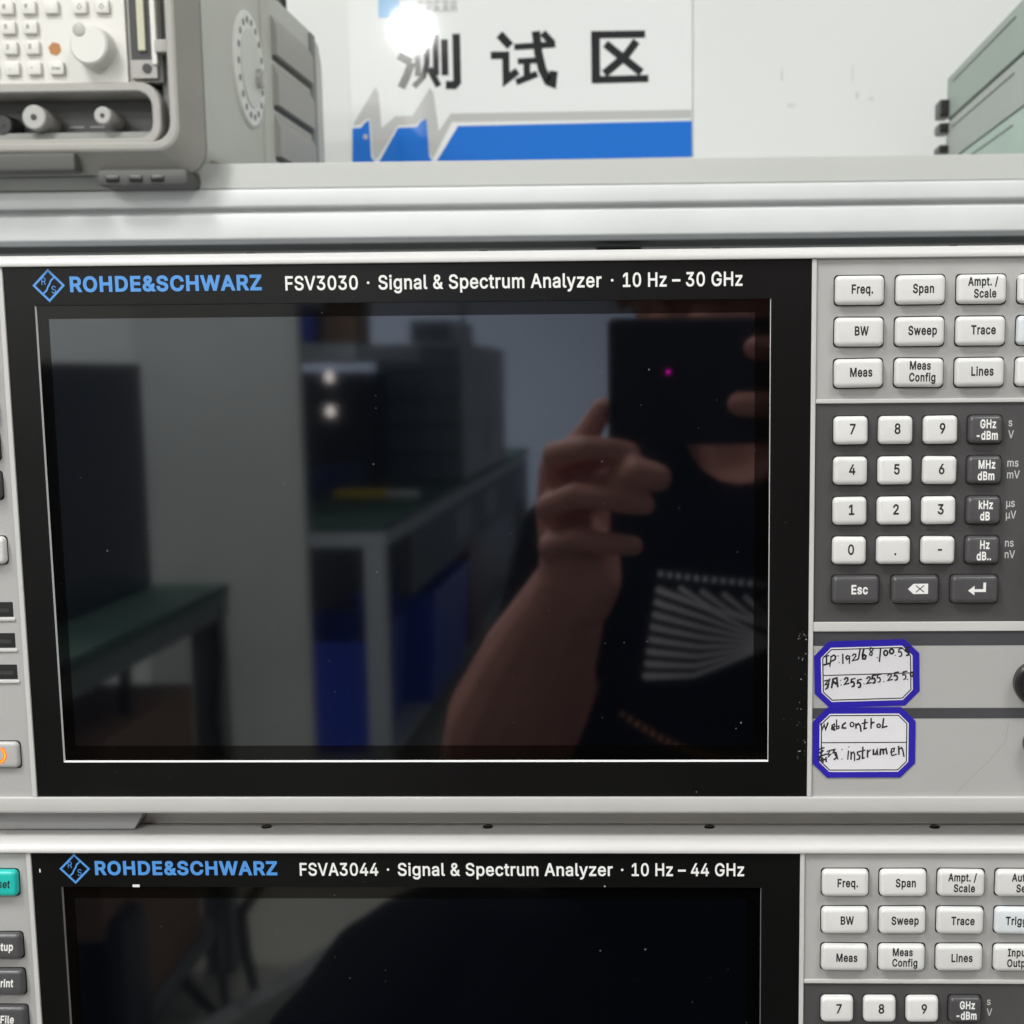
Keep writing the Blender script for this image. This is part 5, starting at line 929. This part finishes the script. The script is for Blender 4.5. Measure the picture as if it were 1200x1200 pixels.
bd.capsule([(-70, -520, -108), (-75, -503, -109), (-57, -487, -102), (-40, -486, -105), (-22, -489, -107)], [9, 8.5, 8, 7.4, 6.5])     # little
bd.capsule([(-50, -526, -70), (-42, -506, -70), (-32, -490, -66), (-19, -481, -61), (-7, -480, -64)], [11, 9.5, 8, 10.2, 9])          # thumb
bd.capsule([(-64, -516, -54), (-54, -512, -42), (-46, -512, -30), (-41, -511, -22)], [10, 9, 8, 7.2])                                 # index up the phone's edge
# right arm and hand at the phone's other end
RS, RE, RW = (216, -850, -140), (262, -690, -270), (176, -530, -80)
bd.capsule([RS, (250, -780, -220), RE], [58, 50, 44]); bd.capsule([RE, (240, -640, -215), (205, -570, -130), RW], [44, 44, 34, 26])
bd.capsule([RW, (150, -514, -30), (146, -512, 0)], [25, 20, 18]); bd.capsule([(160, -516, -50), (138, -516, -20)], [20, 16])
bd.capsule([(146, -506, 14), (126, -491, 16), (92, -486, 13), (70, -487, 12.5), (53, -489, 14)], [10, 9.2, 8.4, 8, 7.4])
bd.capsule([(148, -506, -10), (126, -490, -16), (88, -485, -21), (62, -486, -20.5), (43, -488.5, -20)], [10, 9.2, 8.6, 8.2, 7.6])
bd.capsule([(150, -508, -34), (130, -494, -44), (104, -490, -52), (84, -494, -53)], [9.5, 9, 8, 7])
bd.capsule([(146, -510, 30), (130, -498, 38), (110, -496, 41), (94, -499, 42)], [9.5, 9, 8, 7])
bd.capsule([(146, -520, -30), (124, -514, -46), (102, -514, -54)], [12, 10, 8.5])
body = remeshed(bd, 2.6, 3).build('body', 'skin', pr_, smooth=180)
# t-shirt with short sleeves, open round the neck
ts_ = MB()
ellipse_rings(ts_, [(46, -843, -30, 66, 64), (46, -843, -60, 74, 70), (46, -846, -92, 96, 78), (58, -850, -112, 134, 93), (60, -850, -170, 154, 110), (60, -846, -300, 154, 116), (50, -842, -450, 166, 124), (38, -846, -585, 196, 136)])
ts_.capsule([LS, (-92, -800, -225)], [60, 56]); ts_.capsule([RS, (246, -790, -210)], [66, 62])
tsm = remeshed(ts_, 5, 8)
# neckline: drop the faces inside the collar opening
kill = [f for f in tsm.bm.faces if ((f.calc_center_median().x-57)/45)**2 + ((f.calc_center_median().z+42)/46)**2 < 1 and f.calc_center_median().y > -880]
bmesh.ops.delete(tsm.bm, geom=kill, context='FACES')
for v in tsm.bm.verts:          # even the cut into a clean neckline
    if v.is_boundary and v.co.y > -880:
        r_ = math.hypot((v.co.x-57)/45, (v.co.z+42)/46)
        if .6 < r_ < 1.5: v.co.x = 57 + (v.co.x-57)/r_; v.co.z = -42 + (v.co.z+42)/r_
bvh = BVHTree.FromBMesh(tsm.bm)
def front(x, z, lift=2.0):
    h_ = bvh.ray_cast(Vector((x, -400, z)), Vector((0, -1, 0)))
    return (h_[0].y + lift) if h_[0] is not None else -735
shirt = tsm.build('tshirt', 'cloth', pr_, smooth=180)
mb = MB()
def on_shirt(pts, w, taper=0):
    P_ = []
    for (xa, za), (xb, zb) in zip(pts, pts[1:]):
        for i in range(6): P_.append((xa+(xb-xa)*i/6, za+(zb-za)*i/6))
    P_.append(pts[-1]); rows = []
    for i, (x, z) in enumerate(P_):
        a, b = P_[max(0, i-1)], P_[min(len(P_)-1, i+1)]; d = Vector((b[0]-a[0], b[1]-a[1])).normalized(); nx_, nz_ = -d.y*w/2, d.x*w/2
        k_ = 1 - taper*i/len(P_); nx_ *= k_; nz_ *= k_
        rows.append((mb.bm.verts.new((x+nx_, front(x+nx_, z+nz_), z+nz_)), mb.bm.verts.new((x-nx_, front(x-nx_, z-nz_), z-nz_))))
    for r0, r1 in zip(rows, rows[1:]): mb.bm.faces.new((r0[0], r1[0], r1[1], r0[1]))
for i in range(8):
    z0 = -170 - i*10.0; x0 = -10 - i*1.6
    on_shirt([(x0, z0), (x0+40, z0 - 14 + i*2.4), (96, -214 - (7-i)*-.6 + i*2.2 - 8)], 5.0, .75)
for i in range(5):
    on_shirt([(8+i*17, -168-i*2), (34+i*14, -184-i*2), (98, -206+i*1.5)], 3.8, .7)
mb.build('fan_print', 'print_', shirt, smooth=0)
mb = MB()
for i in range(16):
    x = -8 + i*7; on_shirt([(x, -158 - i*.6), (x+3.2, -158.5 - i*.6)], 4)
mb.build('print_dots', 'print_', shirt, smooth=0)
mb = MB()
for i in range(22):
    x = -40 + i*6.2; z = -272 - 30*math.sin(min(1, i/14)*1.57); on_shirt([(x, z), (x+3.4, z-1)], 5)
mb.build('gold_print', 'print_gold', shirt, smooth=0)
# trousers: hips, thighs forward, shins down
tr_ = MB(); ellipse_rings(tr_, [(38, -846, -540, 190, 132), (38, -850, -600, 196, 140), (38, -855, -680, 190, 140)])
tr_.capsule([(-20, -850, -575), (-175, -715, -505), (-262, -520, -548)], [118, 105, 80]); tr_.capsule([(-262, -520, -548), (-264, -500, -820), (-262, -480, -1070)], [78, 60, 48])
tr_.capsule([(-238, -700, -456), (-262, -690, -492), (-290, -680, -520)], [34, 34, 34])
tr_.capsule([(130, -850, -620), (220, -640, -570), (300, -470, -540)], [105, 92, 74]); tr_.capsule([(300, -470, -540), (310, -470, -820), (310, -480, -1070)], [74, 60, 48])
remeshed(tr_, 10, 6).build('trousers', 'trousers', pr_, smooth=180)
for x in (-262, 310):
    sh = MB().capsule([(x, -490, -1108), (x, -400, -1122)], [40, 27]); remeshed(sh, 7, 3).build('shoe', 'black', pr_, smooth=180)
hr = MB(); hr.blob((40, -852, 120), (82, 98, 102), 24); hr = remeshed(hr, 6, 3)
kill = [f for f in hr.bm.faces if f.calc_center_median().z < 150 - max(0, (-f.calc_center_median().y - 790))*2.2 and f.calc_center_median().y > -850 or f.calc_center_median().z < 40]
bmesh.ops.delete(hr.bm, geom=kill, context='FACES'); hr.build('hair', 'hair', pr_, smooth=180)
for s_ in (-1, 1): MB().blob((40+s_*31, -752, 97), (12, 8, 6)).build('eye', 'eye', pr_)
st = empty('stool', (38, -860, FZ), 'black round stool under the seated person', 'stool')
MB().cyl((38, -860, -760), (0, 0, 1), 185, 50, 40, bev=12).build('seat', 'black', st)
for a in (45, 135, 225, 315):
    c_, s_ = math.cos(math.radians(a)), math.sin(math.radians(a))
    MB().tube([(38+110*c_, -860+110*s_, -760), (38+190*c_, -860+190*s_, FZ)], 13, 12).build('leg', 'alu_dark', st)
